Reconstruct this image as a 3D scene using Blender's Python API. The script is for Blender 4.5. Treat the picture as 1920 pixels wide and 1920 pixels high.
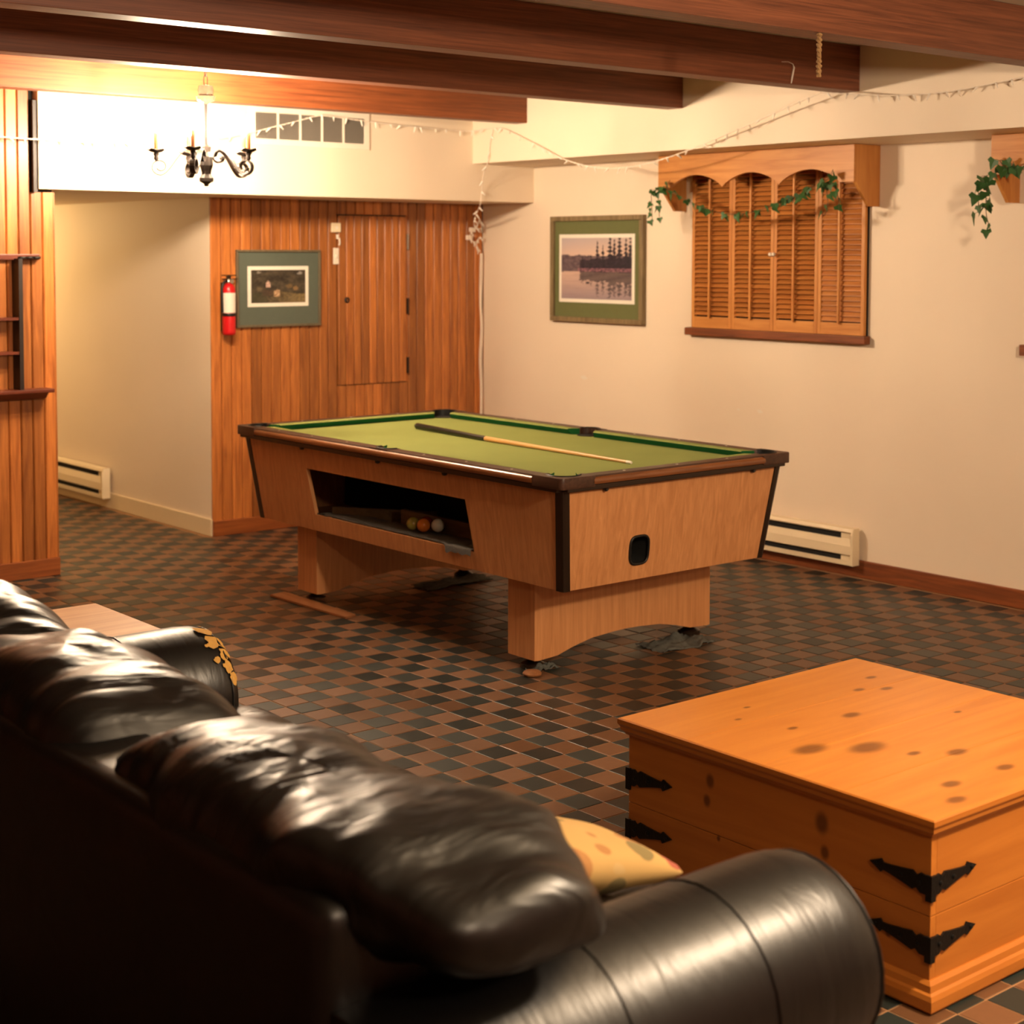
import bpy, bmesh, math, random
from mathutils import Vector, Matrix, noise
random.seed(7)
for o in list(bpy.data.objects):
    bpy.data.objects.remove(o, do_unlink=True)
SC = bpy.context.scene
COL = SC.collection
PI = math.pi

# ------------------------------------------------------------------ camera
CAM = Vector((-6.451, -8.108, 1.634))
YAW, PITCH, ROLL = 0.6906, 0.0555, 0.0022
FPX = 2991.9
cd = bpy.data.cameras.new('camera')
cam = bpy.data.objects.new('camera', cd)
COL.objects.link(cam)
fw = Vector((math.sin(YAW) * math.cos(PITCH), math.cos(YAW) * math.cos(PITCH), -math.sin(PITCH)))
rt0 = Vector((math.cos(YAW), -math.sin(YAW), 0))
up0 = rt0.cross(fw)
rt = rt0 * math.cos(ROLL) + up0 * math.sin(ROLL)
up = -rt0 * math.sin(ROLL) + up0 * math.cos(ROLL)
cam.matrix_world = Matrix(((rt.x, up.x, -fw.x, CAM.x), (rt.y, up.y, -fw.y, CAM.y), (rt.z, up.z, -fw.z, CAM.z), (0, 0, 0, 1)))
cd.sensor_width = 36.0
cd.sensor_fit = 'HORIZONTAL'
cd.lens = FPX / 1920 * 36
cd.shift_y = -(960 - 640) / 1920
cd.clip_start = 0.05
cd.dof.use_dof = True
cd.dof.focus_distance = 4.9
cd.dof.aperture_fstop = 4.2
SC.camera = cam

# ------------------------------------------------------------------ world, lights, exposure
w = bpy.data.worlds.new('world')
SC.world = w
w.use_nodes = True
w.node_tree.nodes['Background'].inputs[0].default_value = (0.55, 0.8, 0.75, 1)
w.node_tree.nodes['Background'].inputs[1].default_value = 0.0015
vs = SC.view_settings
vs.view_transform = 'Standard'
vs.look = 'None'
vs.gamma = 1.0
vs.use_curve_mapping = False
vs.exposure = 2.0
LIGHTCOL = (1.0, 0.765, 0.53)
BULB_STRENGTH = 635.0

def point_light(name, loc, power, radius, color=LIGHTCOL):
    l = bpy.data.lights.new(name, 'POINT')
    l.energy = power
    l.color = color
    l.shadow_soft_size = radius
    o = bpy.data.objects.new(name, l)
    o.location = loc
    COL.objects.link(o)
    return o

# two more chandeliers of the room hang over the seating group, out of frame; the hallway has its own lamp
point_light('seating_chandelier_light', (-3.2, -7.25, 2.15), 71, 0.10)
point_light('corner_chandelier_light', (-4.9, -8.8, 2.15), 22, 0.10)
point_light('hallway_light', (-2.75, 2.55, 1.80), 7, 0.05, (1.0, 0.72, 0.34))

# ------------------------------------------------------------------ helpers
def lin(r, g, b):
    def f(c):
        c /= 255.0
        return c / 12.92 if c <= 0.04045 else ((c + 0.055) / 1.055) ** 2.4
    return (f(r), f(g), f(b), 1.0)

class MB:
    """collects geometry in world coordinates"""
    def __init__(s):
        s.v = []; s.f = []
    def add(s, verts, faces):
        n = len(s.v)
        s.v += [tuple(p) for p in verts]
        s.f += [tuple(i + n for i in f) for f in faces]
        return s
    def box(s, x0, x1, y0, y1, z0, z1):
        x0, x1 = min(x0, x1), max(x0, x1); y0, y1 = min(y0, y1), max(y0, y1); z0, z1 = min(z0, z1), max(z0, z1)
        return s.add([(x0, y0, z0), (x1, y0, z0), (x1, y1, z0), (x0, y1, z0), (x0, y0, z1), (x1, y0, z1), (x1, y1, z1), (x0, y1, z1)],
                     [(3, 2, 1, 0), (4, 5, 6, 7), (0, 1, 5, 4), (1, 2, 6, 5), (2, 3, 7, 6), (3, 0, 4, 7)])
    def prism(s, poly, axis, a, b):
        """poly: 2D points; axis 'x': (y,z), 'y': (x,z), 'z': (x,y)"""
        n = len(poly)
        def P(p, t):
            return {'x': (t, p[0], p[1]), 'y': (p[0], t, p[1]), 'z': (p[0], p[1], t)}[axis]
        vs_ = [P(p, a) for p in poly] + [P(p, b) for p in poly]
        fs = [tuple(range(n - 1, -1, -1)), tuple(range(n, 2 * n))]
        fs += [(i, (i + 1) % n, n + (i + 1) % n, n + i) for i in range(n)]
        return s.add(vs_, fs)
    def tube(s, path, r, n=8, cap=True, ribbon=None):
        path = [Vector(p) for p in path]
        m = len(path)
        rr = r if isinstance(r, (list, tuple)) else [r] * m
        prev = None
        rings = []
        for i, p in enumerate(path):
            t = (path[min(i + 1, m - 1)] - path[max(i - 1, 0)])
            if t.length < 1e-9: t = Vector((0, 0, 1))
            t.normalize()
            if prev is None:
                a = Vector((0, 0, 1)) if abs(t.z) < 0.9 else Vector((1, 0, 0))
                u = t.cross(a).normalized()
            else:
                u = (prev - t * prev.dot(t))
                u = u.normalized() if u.length > 1e-6 else t.orthogonal().normalized()
            prev = u
            v = t.cross(u)
            rings.append([p + (u * math.cos(2 * PI * k / n) + v * math.sin(2 * PI * k / n)) * rr[i] for k in range(n)])
        vs_ = [q for rg in rings for q in rg]
        fs = []
        for i in range(m - 1):
            for k in range(n):
                fs.append((i * n + k, i * n + (k + 1) % n, (i + 1) * n + (k + 1) % n, (i + 1) * n + k))
        if cap:
            fs.append(tuple(range(n - 1, -1, -1))); fs.append(tuple((m - 1) * n + k for k in range(n)))
        return s.add(vs_, fs)
    def lathe(s, prof, c, n=20, axis='z'):
        """prof: list of (radius, height)"""
        vs_ = []; fs = []
        for r, h in prof:
            for k in range(n):
                a = 2 * PI * k / n
                d = (r * math.cos(a), r * math.sin(a), h)
                if axis == 'x': d = (d[2], d[0], d[1])
                if axis == 'y': d = (d[0], d[2], d[1])
                vs_.append((c[0] + d[0], c[1] + d[1], c[2] + d[2]))
        for i in range(len(prof) - 1):
            for k in range(n):
                fs.append((i * n + k, i * n + (k + 1) % n, (i + 1) * n + (k + 1) % n, (i + 1) * n + k))
        fs.append(tuple(range(n - 1, -1, -1))); fs.append(tuple((len(prof) - 1) * n + k for k in range(n)))
        return s.add(vs_, fs)
    def build(s, name, mat, parent=None, bevel=0, smooth=False, seg=2, origin=None, xform=None):
        o0 = Vector(origin) if origin is not None else (parent_origin(parent) if parent else None)
        if o0 is None:
            xs = [p[0] for p in s.v]; ys = [p[1] for p in s.v]; zs = [p[2] for p in s.v]
            o0 = Vector(((min(xs) + max(xs)) / 2, (min(ys) + max(ys)) / 2, min(zs)))
        me = bpy.data.meshes.new(name)
        vv = [Vector(p) for p in s.v]
        if xform is not None: vv = [xform @ p for p in vv]
        me.from_pydata([tuple(p - o0) for p in vv], [], s.f)
        bm = bmesh.new(); bm.from_mesh(me)
        bmesh.ops.recalc_face_normals(bm, faces=bm.faces)
        if bevel:
            es = [e for e in bm.edges if len(e.link_faces) == 2 and e.calc_face_angle(0) > 0.5]
            bmesh.ops.bevel(bm, geom=es, offset=bevel, segments=seg, affect='EDGES', profile=0.6, clamp_overlap=True)
        bm.to_mesh(me); bm.free()
        if smooth:
            for p in me.polygons: p.use_smooth = True
            try: me.set_sharp_from_angle(angle=math.radians(50))
            except Exception: pass
        if isinstance(mat, (list, tuple)):
            for m_ in mat: me.materials.append(m_)
        else:
            me.materials.append(mat)
        ob = bpy.data.objects.new(name, me)
        COL.objects.link(ob)
        if parent:
            ob.parent = parent
            if parent.type == 'MESH' or True:
                ob.location = o0 - parent_origin(parent)
        else:
            ob.location = o0
        return ob

ORG = {}
def parent_origin(p):
    v = Vector(p.location)
    q = p.parent
    while q:
        v += Vector(q.location); q = q.parent
    return v

def tag(o, label=None, cat=None, group=None, kind=None):
    if label: o['label'] = label
    if cat: o['category'] = cat
    if group: o['group'] = group
    if kind: o['kind'] = kind
    return o

def thing(name, loc, label, cat, group=None, kind=None):
    o = bpy.data.objects.new(name, None)
    o.empty_display_size = 0.05
    o.location = loc
    COL.objects.link(o)
    return tag(o, label, cat, group, kind)

def inst(src, loc_world, parent=None, rot=None, name=None, scale=None):
    """shares the mesh of src"""
    c = src.copy(); COL.objects.link(c)
    c.parent = parent
    c.location = Vector(loc_world) - (parent_origin(parent) if parent else Vector((0, 0, 0)))
    if rot is not None: c.rotation_euler = rot
    if scale is not None: c.scale = scale
    return c

# ------------------------------------------------------------------ materials
def newmat(name):
    m = bpy.data.materials.new(name); m.use_nodes = True
    nt = m.node_tree
    return m, nt, nt.nodes['Principled BSDF']

def N(nt, t, **kw):
    n = nt.nodes.new(t)
    for k, v in kw.items():
        if hasattr(n, k): setattr(n, k, v)
        else: n.inputs[k].default_value = v
    return n

def mixrgb(nt, a, b, fac, mode='MIX'):
    n = nt.nodes.new('ShaderNodeMix'); n.data_type = 'RGBA'; n.blend_type = mode
    for sock, val in ((n.inputs[0], fac), (n.inputs[6], a), (n.inputs[7], b)):
        if hasattr(val, 'links'): nt.links.new(val, sock)
        else: sock.default_value = val
    return n.outputs[2]

def plain(name, col, rough=0.5, metal=0.0, spec=0.5, var=0.12, vscale=14, bump=0.0, bscale=120):
    m, nt, b = newmat(name)
    tc = N(nt, 'ShaderNodeTexCoord')
    nz = N(nt, 'ShaderNodeTexNoise', Scale=vscale, Detail=4.0)
    nt.links.new(tc.outputs['Object'], nz.inputs['Vector'])
    dark = tuple(c * (1 - var) for c in col[:3]) + (1,)
    lite = tuple(min(1, c * (1 + var)) for c in col[:3]) + (1,)
    nt.links.new(mixrgb(nt, dark, lite, nz.outputs[0]), b.inputs['Base Color'])
    b.inputs['Roughness'].default_value = rough
    b.inputs['Metallic'].default_value = metal
    b.inputs['Specular IOR Level'].default_value = spec
    if bump:
        n2 = N(nt, 'ShaderNodeTexNoise', Scale=bscale, Detail=3.0)
        nt.links.new(tc.outputs['Object'], n2.inputs['Vector'])
        bp = N(nt, 'ShaderNodeBump', Strength=bump, Distance=0.004)
        nt.links.new(n2.outputs[0], bp.inputs['Height']); nt.links.new(bp.outputs[0], b.inputs['Normal'])
    return m

def wood(name, light, dark, axis='z', rough=0.45, scale=1.0, rnd=0.25, stretch=14.0, contrast=1.0, knots=None, bump=0.08, spec=0.4, coat=0.0):
    m, nt, b = newmat(name)
    tc = N(nt, 'ShaderNodeTexCoord'); oi = N(nt, 'ShaderNodeObjectInfo')
    off = N(nt, 'ShaderNodeVectorMath', operation='MULTIPLY_ADD')
    cmb = N(nt, 'ShaderNodeCombineXYZ')
    for k in range(3): nt.links.new(oi.outputs['Random'], cmb.inputs[k])
    nt.links.new(cmb.outputs[0], off.inputs[0]); off.inputs[1].default_value = (37, 53, 71)
    nt.links.new(tc.outputs['Object'], off.inputs[2])
    mp = N(nt, 'ShaderNodeMapping')
    s = [46.0 * scale] * 3; s['xyz'.index(axis)] = 46.0 * scale / stretch
    mp.inputs['Scale'].default_value = s
    nt.links.new(off.outputs[0], mp.inputs['Vector'])
    n1 = N(nt, 'ShaderNodeTexNoise', Scale=1.0, Detail=5.0, Roughness=0.6, Distortion=0.7)
    nt.links.new(mp.outputs[0], n1.inputs['Vector'])
    n2 = N(nt, 'ShaderNodeTexNoise', Scale=0.22, Detail=2.0, Distortion=1.2)
    nt.links.new(mp.outputs[0], n2.inputs['Vector'])
    r1 = N(nt, 'ShaderNodeMapRange'); r1.inputs['From Min'].default_value = 0.5 - 0.22 / contrast; r1.inputs['From Max'].default_value = 0.5 + 0.22 / contrast
    nt.links.new(n1.outputs[0], r1.inputs['Value'])
    c1 = mixrgb(nt, dark, light, r1.outputs[0])
    mid = tuple((a + c) / 2 for a, c in zip(dark, light))
    r2 = N(nt, 'ShaderNodeMapRange'); r2.inputs['From Min'].default_value = 0.35; r2.inputs['From Max'].default_value = 0.65
    nt.links.new(n2.outputs[0], r2.inputs['Value'])
    c2 = mixrgb(nt, mixrgb(nt, c1, mid, 0.35), c1, r2.outputs[0])
    # per-object tone
    r3 = N(nt, 'ShaderNodeMapRange'); r3.inputs['To Min'].default_value = 1 - rnd; r3.inputs['To Max'].default_value = 1 + rnd
    nt.links.new(oi.outputs['Random'], r3.inputs['Value'])
    hs = N(nt, 'ShaderNodeHueSaturation')
    nt.links.new(r3.outputs[0], hs.inputs['Value']); nt.links.new(c2, hs.inputs['Color'])
    out = hs.outputs[0]
    if knots:
        for (p, rad, st) in knots:          # p in object space, st = per-axis squash
            d = N(nt, 'ShaderNodeVectorMath', operation='SUBTRACT'); d.inputs[1].default_value = p
            nt.links.new(tc.outputs['Object'], d.inputs[0])
            sc = N(nt, 'ShaderNodeVectorMath', operation='MULTIPLY'); sc.inputs[1].default_value = st
            nt.links.new(d.outputs[0], sc.inputs[0])
            ln = N(nt, 'ShaderNodeVectorMath', operation='LENGTH'); nt.links.new(sc.outputs[0], ln.inputs[0])
            mr = N(nt, 'ShaderNodeMapRange'); mr.interpolation_type = 'SMOOTHSTEP'
            mr.inputs['From Min'].default_value = rad * 0.45; mr.inputs['From Max'].default_value = rad * 1.35
            mr.inputs['To Min'].default_value = 0.85; mr.inputs['To Max'].default_value = 0.0
            nt.links.new(ln.outputs['Value'], mr.inputs['Value'])
            kd = tuple(c * 0.32 for c in dark[:3]) + (1,)
            out = mixrgb(nt, out, kd, mr.outputs[0])
    nt.links.new(out, b.inputs['Base Color'])
    b.inputs['Roughness'].default_value = rough
    b.inputs['Specular IOR Level'].default_value = spec
    if coat:
        b.inputs['Coat Weight'].default_value = coat; b.inputs['Coat Roughness'].default_value = 0.25
    if bump:
        bp = N(nt, 'ShaderNodeBump', Strength=bump, Distance=0.002)
        nt.links.new(n1.outputs[0], bp.inputs['Height']); nt.links.new(bp.outputs[0], b.inputs['Normal'])
    return m

def vcol(name, rough=0.6):
    m, nt, b = newmat(name)
    a = N(nt, 'ShaderNodeVertexColor'); a.layer_name = 'print'
    nt.links.new(a.outputs[0], b.inputs['Base Color'])
    b.inputs['Roughness'].default_value = rough
    return m

def emit(name, col, strength):
    m, nt, b = newmat(name)
    b.inputs['Base Color'].default_value = (0.9, 0.85, 0.75, 1)
    b.inputs['Emission Color'].default_value = tuple(col[:3]) + (1,)
    b.inputs['Emission Strength'].default_value = strength
    return m

M = {}
M['wall'] = plain('cream_paint', lin(232, 215, 192), 0.6, var=0.03, vscale=2.5, bump=0.05, bscale=90)
M['ceil'] = plain('ceiling_paint', lin(188, 178, 158), 0.8, var=0.05, vscale=3)
M['plank_z'] = wood('varnished_board', lin(205, 128, 62), lin(128, 68, 28), 'z', 0.42, 1.0, 0.30, 16, coat=0.15)
M['beam'] = wood('dark_beam_wood', lin(142, 84, 55), lin(82, 44, 28), 'x', 0.5, 2.0, 0.10, 40)
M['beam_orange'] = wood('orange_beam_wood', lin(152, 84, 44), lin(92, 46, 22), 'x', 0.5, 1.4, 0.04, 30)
M['base'] = wood('stained_baseboard_wood', lin(150, 82, 40), lin(92, 46, 22), 'y', 0.5, 1, 0.05, 16)
M['base_x'] = wood('stained_baseboard_wood_x', lin(176, 98, 46), lin(116, 60, 26), 'x', 0.5, 1, 0.05, 16)
M['pine_z'] = wood('pine_valance_wood', lin(214, 150, 78), lin(176, 108, 48), 'z', 0.45, 0.7, 0.05, 14)
M['pine_y'] = wood('pine_valance_wood_y', lin(214, 150, 78), lin(176, 108, 48), 'y', 0.45, 0.7, 0.05, 14)
M['slat'] = wood('shutter_slat_wood', lin(200, 132, 66), lin(150, 86, 38), 'y', 0.45, 0.7, 0.12, 14)
M['lam'] = wood('oak_laminate', lin(222, 160, 106), lin(178, 118, 70), 'z', 0.42, 1.2, 0.0, 20, contrast=0.8)
M['railwood'] = wood('rail_laminate', lin(84, 56, 42), lin(48, 30, 22), 'y', 0.4, 1.0, 0.0, 12)
M['trimstrip'] = wood('rail_trim_strip', lin(150, 92, 52), lin(96, 54, 28), 'y', 0.25, 1.0, 0.0, 16, coat=0.6)
M['darkmetal'] = plain('dark_bronze_metal', lin(52, 38, 28), 0.35, 0.5, var=0.2)
M['black'] = plain('black_plastic', lin(14, 14, 14), 0.45, var=0.2)
M['iron'] = plain('black_iron', lin(20, 20, 20), 0.42, 0.4, var=0.3, bump=0.3, bscale=160)
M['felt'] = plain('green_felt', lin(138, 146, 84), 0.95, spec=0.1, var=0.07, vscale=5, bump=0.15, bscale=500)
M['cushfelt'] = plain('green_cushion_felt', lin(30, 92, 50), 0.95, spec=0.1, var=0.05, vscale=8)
M['white'] = plain('white_plastic', lin(232, 222, 205), 0.45, var=0.03)
M['cream'] = plain('cream_enamel', lin(232, 214, 180), 0.4, var=0.03)
M['creambase'] = plain('cream_baseboard_paint', lin(226, 206, 170), 0.45, var=0.03)
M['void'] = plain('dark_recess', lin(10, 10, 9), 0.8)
M['brass'] = plain('aged_bronze', lin(36, 26, 19), 0.5, 0.2, var=0.3)
M['rodmetal'] = plain('dark_rod_metal', lin(16, 10, 7), 0.6, 0.0, spec=0.2)
M['candle'] = plain('candle_sleeve', lin(112, 66, 32), 0.7, spec=0.2, var=0.08)
M['bulb'] = emit('lit_bulb', LIGHTCOL, BULB_STRENGTH)
M['crystal'] = plain('pale_glazed_knob', lin(70, 56, 44), 0.12, var=0.3, vscale=40)
M['red'] = plain('red_enamel', lin(200, 24, 30), 0.3, var=0.05)
M['chrome'] = plain('chrome', lin(190, 185, 175), 0.2, 0.9, var=0.1)
M['paper'] = plain('paper_label', lin(232, 226, 212), 0.6, var=0.06, vscale=60)
M['matgreen'] = plain('green_mat_board', lin(100, 104, 62), 0.85, var=0.06, vscale=30)
M['matgrey'] = plain('grey_green_mat_board', lin(86, 94, 82), 0.85, var=0.06, vscale=30)
M['frameoak'] = wood('frame_moulding', lin(150, 132, 98), lin(96, 78, 52), 'z', 0.4, 1, 0.02, 10)
M['framegrey'] = wood('grey_frame_moulding', lin(120, 108, 84), lin(84, 72, 54), 'z', 0.4, 1, 0.02, 10)
M['print'] = vcol('art_print', 0.35)
M['cord'] = plain('white_cord', lin(236, 222, 205), 0.5, var=0.05)
M['minibulb'] = plain('clear_mini_bulb', lin(245, 236, 222), 0.2, var=0.03)
M['leaf'] = plain('ivy_leaf', lin(52, 92, 44), 0.5, var=0.45, vscale=30)
M['stem'] = plain('ivy_stem', lin(92, 74, 44), 0.7)
M['jute'] = plain('jute_rope', lin(150, 116, 74), 0.9, var=0.3, vscale=200)
M['grey'] = plain('grey_carpet', lin(104, 102, 98), 0.95, spec=0.1, var=0.5, vscale=220, bump=0.6, bscale=300)
M['rag'] = plain('grey_rag', lin(92, 94, 90), 0.95, spec=0.1, var=0.5, vscale=60)
M['shim'] = wood('raw_shim_wood', lin(170, 112, 66), lin(116, 70, 38), 'y', 0.7, 1, 0.1, 12)
M['cuewood'] = wood('maple_cue', lin(226, 180, 116), lin(200, 146, 84), 'y', 0.3, 1, 0.0, 20)
M['cuebutt'] = plain('black_cue_butt', lin(20, 16, 14), 0.25, var=0.2)
M['endtop'] = wood('light_oak_tabletop', lin(206, 152, 96), lin(176, 118, 66), 'x', 0.45, 0.6, 0.0, 16)
M['rackwood'] = wood('reddish_rack_wood', lin(124, 58, 36), lin(78, 34, 20), 'x', 0.4, 1, 0.0, 14)
M['rackdark'] = plain('dark_rack_side', lin(30, 18, 12), 0.5, var=0.2)

def leather(name, col):
    m, nt, b = newmat(name)
    tc = N(nt, 'ShaderNodeTexCoord')
    mp = N(nt, 'ShaderNodeMapping'); mp.inputs['Scale'].default_value = (5, 17, 6)
    nt.links.new(tc.outputs['Object'], mp.inputs['Vector'])
    n1 = N(nt, 'ShaderNodeTexNoise', Scale=1.0, Detail=2.5, Distortion=0.8)
    nt.links.new(mp.outputs[0], n1.inputs['Vector'])
    n2 = N(nt, 'ShaderNodeTexNoise', Scale=420.0, Detail=2.0)
    nt.links.new(tc.outputs['Object'], n2.inputs['Vector'])
    b1 = N(nt, 'ShaderNodeBump', Strength=0.55, Distance=0.016)
    nt.links.new(n1.outputs[0], b1.inputs['Height'])
    b2 = N(nt, 'ShaderNodeBump', Strength=0.12, Distance=0.001)
    nt.links.new(n2.outputs[0], b2.inputs['Height']); nt.links.new(b1.outputs[0], b2.inputs['Normal'])
    nt.links.new(b2.outputs[0], b.inputs['Normal'])
    b.inputs['Base Color'].default_value = col
    b.inputs['Roughness'].default_value = 0.37
    b.inputs['Specular IOR Level'].default_value = 0.55
    return m
M['leather'] = leather('black_leather', lin(13, 12, 12))

def smoothleather(name, col):
    m = leather(name, col)
    for n in m.node_tree.nodes:
        if n.type == 'BUMP' and n.inputs['Distance'].default_value > 0.01: n.inputs['Strength'].default_value = 0.30; n.inputs['Distance'].default_value = 0.006
        if n.type == 'MAPPING': n.inputs['Scale'].default_value = (30, 7, 7)
    return m
M['leather_arm'] = smoothleather('black_leather_taut', lin(13, 12, 12))

def worn_leather():
    m = smoothleather('worn_black_leather', lin(26, 24, 23))
    return m
M['peel'] = plain('peeled_leather_backing', lin(196, 150, 74), 0.85, var=0.2, vscale=90)

def tilemat(name, col, var):
    m, nt, b = newmat(name)
    g = N(nt, 'ShaderNodeNewGeometry')
    sn = N(nt, 'ShaderNodeVectorMath', operation='SNAP'); sn.inputs[1].default_value = (0.104, 0.104, 1)
    ad = N(nt, 'ShaderNodeVectorMath', operation='ADD'); ad.inputs[1].default_value = (2.95 + 10.4, 3.642 + 10.4, 0.5)
    nt.links.new(g.outputs['Position'], ad.inputs[0]); nt.links.new(ad.outputs[0], sn.inputs[0])
    wn = N(nt, 'ShaderNodeTexWhiteNoise'); nt.links.new(sn.outputs[0], wn.inputs['Vector'])
    nz = N(nt, 'ShaderNodeTexNoise', Scale=40.0, Detail=4.0); nt.links.new(g.outputs['Position'], nz.inputs['Vector'])
    dark = tuple(c * (1 - var) for c in col[:3]) + (1,); lite = tuple(c * (1 + var) for c in col[:3]) + (1,)
    c1 = mixrgb(nt, dark, lite, wn.outputs['Value'])
    c2 = mixrgb(nt, c1, tuple(c * 0.7 for c in col[:3]) + (1,), 0.0)
    mm = N(nt, 'ShaderNodeMath', operation='MULTIPLY'); mm.inputs[1].default_value = 0.35
    nt.links.new(nz.outputs[0], mm.inputs[0])
    c3 = mixrgb(nt, c1, tuple(c * 0.6 for c in col[:3]) + (1,), mm.outputs[0])
    nt.links.new(c3, b.inputs['Base Color'])
    rr = N(nt, 'ShaderNodeMapRange'); rr.inputs['To Min'].default_value = 0.36; rr.inputs['To Max'].default_value = 0.54
    nt.links.new(wn.outputs['Value'], rr.inputs['Value']); nt.links.new(rr.outputs[0], b.inputs['Roughness'])
    b.inputs['Specular IOR Level'].default_value = 0.5
    bp = N(nt, 'ShaderNodeBump', Strength=0.12, Distance=0.003); nt.links.new(nz.outputs[0], bp.inputs['Height']); nt.links.new(bp.outputs[0], b.inputs['Normal'])
    return m
M['tile_b'] = tilemat('brown_quarry_tile', lin(112, 77, 51), 0.2)
M['tile_d'] = tilemat('slate_quarry_tile', lin(35, 43, 40), 0.25)
M['grout'] = plain('tan_grout', lin(158, 118, 80), 0.9, var=0.15, vscale=30)

# ------------------------------------------------------------------ room shell
X0, Y0 = -7.9, -9.9           # far ends of the room, behind the camera
ZC = 2.59                     # ceiling
ZS = 1.945                    # underside of back soffit
YS = -0.512                   # face of back soffit
XS = -0.483                   # face of right soffit
YW = -0.47                    # panelled wall on the left
XWL = -3.116                  # its right-hand end
XHALL = -1.978                # hallway wall
YHALL = 4.2

flo = tag(MB().box(X0, 0.0, Y0, YHALL, -0.10, -0.0022).build("floor", M['grout'], origin=(0, 0, 0)), 'checkerboard quarry tile floor in brown and dark slate', 'floor', kind='structure')
wr = tag(MB().box(0, 0.12, Y0, 0.0, 0, ZC).build('wall_right', M['wall']), 'cream painted wall with shuttered window', 'wall', kind='structure')
wh = tag(MB().box(XHALL, XHALL + 0.10, 0.016, YHALL, 0, ZS).build('wall_hallway', M['wall']), 'cream hallway wall beside the wood panelled wall', 'wall', kind='structure')
tag(MB().box(XWL - 0.4, XHALL, YHALL, YHALL + 0.1, 0, ZS).build('wall_hallway_end', M['wall']), 'cream end wall deep in the hallway', 'wall', kind='structure')
tag(MB().box(XWL - 0.5, XWL - 0.4, YW + 0.03, YHALL, 0, ZS).build('wall_hallway_left', M['wall']), 'cream hallway wall behind the panelled wall', 'wall', kind='structure')
tag(MB().box(X0 - 0.1, X0, Y0, YW, 0, ZC).build('wall_left', M['beam']), 'dark wood wall on the far left side of the room', 'wall', kind='structure')
tag(MB().box(X0, 0, Y0 - 0.1, Y0, 0, ZC).build('wall_front', M['beam']), 'dark wood wall behind the seating group', 'wall', kind='structure')
tag(MB().box(X0, 0.12, Y0, YHALL, ZC, ZC + 0.1).build('ceiling', M['ceil']), 'plain ceiling above the dark beams', 'ceiling', kind='structure')
tag(MB().box(-3.21, -0.0005, YS, YHALL, ZS, ZC).build('soffit_back', M['wall']), 'cream bulkhead over the hallway and panelled wall', 'soffit', kind='structure')
tag(MB().box(XS, -0.0008, Y0, YS + 0.001, 2.168, ZC).build('soffit_right', M['wall']), 'cream bulkhead running above the shuttered window', 'soffit', kind='structure')

# --- floor tiles: 300 nearest seen ones as parts, the rest joined
A = 0.104
GX, GY = -2.95, -3.642
def pj(P):
    d = Vector(P) - CAM
    z = d.dot(fw)
    return (960 + FPX * d.dot(rt) / z, 640 - FPX * d.dot(up) / z, z)
def tile_verts(g=0.0022, b=0.0012):
    h = A / 2 - g
    lo = [(-h, -h, -0.008), (h, -h, -0.008), (h, h, -0.008), (-h, h, -0.008)]
    mi = [(-h, -h, -b * 0.6), (h, -h, -b * 0.6), (h, h, -b * 0.6), (-h, h, -b * 0.6)]
    t = h - b
    hi = [(-t, -t, 0), (t, -t, 0), (t, t, 0), (-t, t, 0)]
    fs = [(8, 9, 10, 11)]
    for a0 in (0, 4):
        for k in range(4): fs.append((a0 + k, a0 + (k + 1) % 4, a0 + 4 + (k + 1) % 4, a0 + 4 + k))
    return lo + mi + hi, fs
TV, TF = tile_verts()
def inpoly(p, poly):
    c = False; j = len(poly) - 1
    for i in range(len(poly)):
        a, b_ = poly[i], poly[j]
        if (a[1] > p[1]) != (b_[1] > p[1]) and p[0] < (b_[0] - a[0]) * (p[1] - a[1]) / (b_[1] - a[1]) + a[0]: c = not c
        j = i
    return c
SEEN = [(455, 1180), (640, 1140), (960, 1240), (1180, 1330), (1170, 1500), (1010, 1515), (700, 1440), (560, 1390), (455, 1300)]
tiles = []
for i in range(-62, 62):
    for j in range(-32, 52):
        x = GX - A * (j + 0.5); y = GY - A * (i + 0.5)
        if not (X0 < x - A / 2 and x + A / 2 < 0.0 and Y0 < y - A / 2): continue
        if y + A / 2 > -0.0 and not (XWL - 0.4 < x - A / 2 and x + A / 2 < XHALL): continue
        if y + A / 2 > YHALL: continue
        jx, jy = random.uniform(-.0012, .0012), random.uniform(-.0012, .0012)
        dz = random.uniform(-.0008, .0004)
        P = (x + jx, y + jy, dz)
        px, py, z = pj(P)
        vis = z > 0.3 and inpoly((px, py), SEEN)
        tiles.append((vis, z if z > 0 else 99, P, (i + j) % 2))
vis = sorted([t for t in tiles if t[0]], key=lambda t: t[1])[:300]
vid = set(id(t) for t in vis)
proto = {}
for t in vis:
    par = t[3]
    if par not in proto:
        me = bpy.data.meshes.new('tile'); me.from_pydata(TV, [], TF); me.materials.append(M['tile_b'] if par else M['tile_d'])
        proto[par] = me
    o = bpy.data.objects.new('tile', proto[par]); COL.objects.link(o); o.parent = flo; o.location = t[2]
for par, nm in ((0, 'slate_tile_field'), (1, 'brown_tile_field')):
    mb = MB()
    for t in tiles:
        if id(t) in vid or t[3] != par: continue
        mb.add([(v[0] + t[2][0], v[1] + t[2][1], v[2] + t[2][2]) for v in TV], TF)
    o = mb.build(nm, M['tile_b'] if par else M['tile_d'], flo); o['kind'] = 'stuff'

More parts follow.
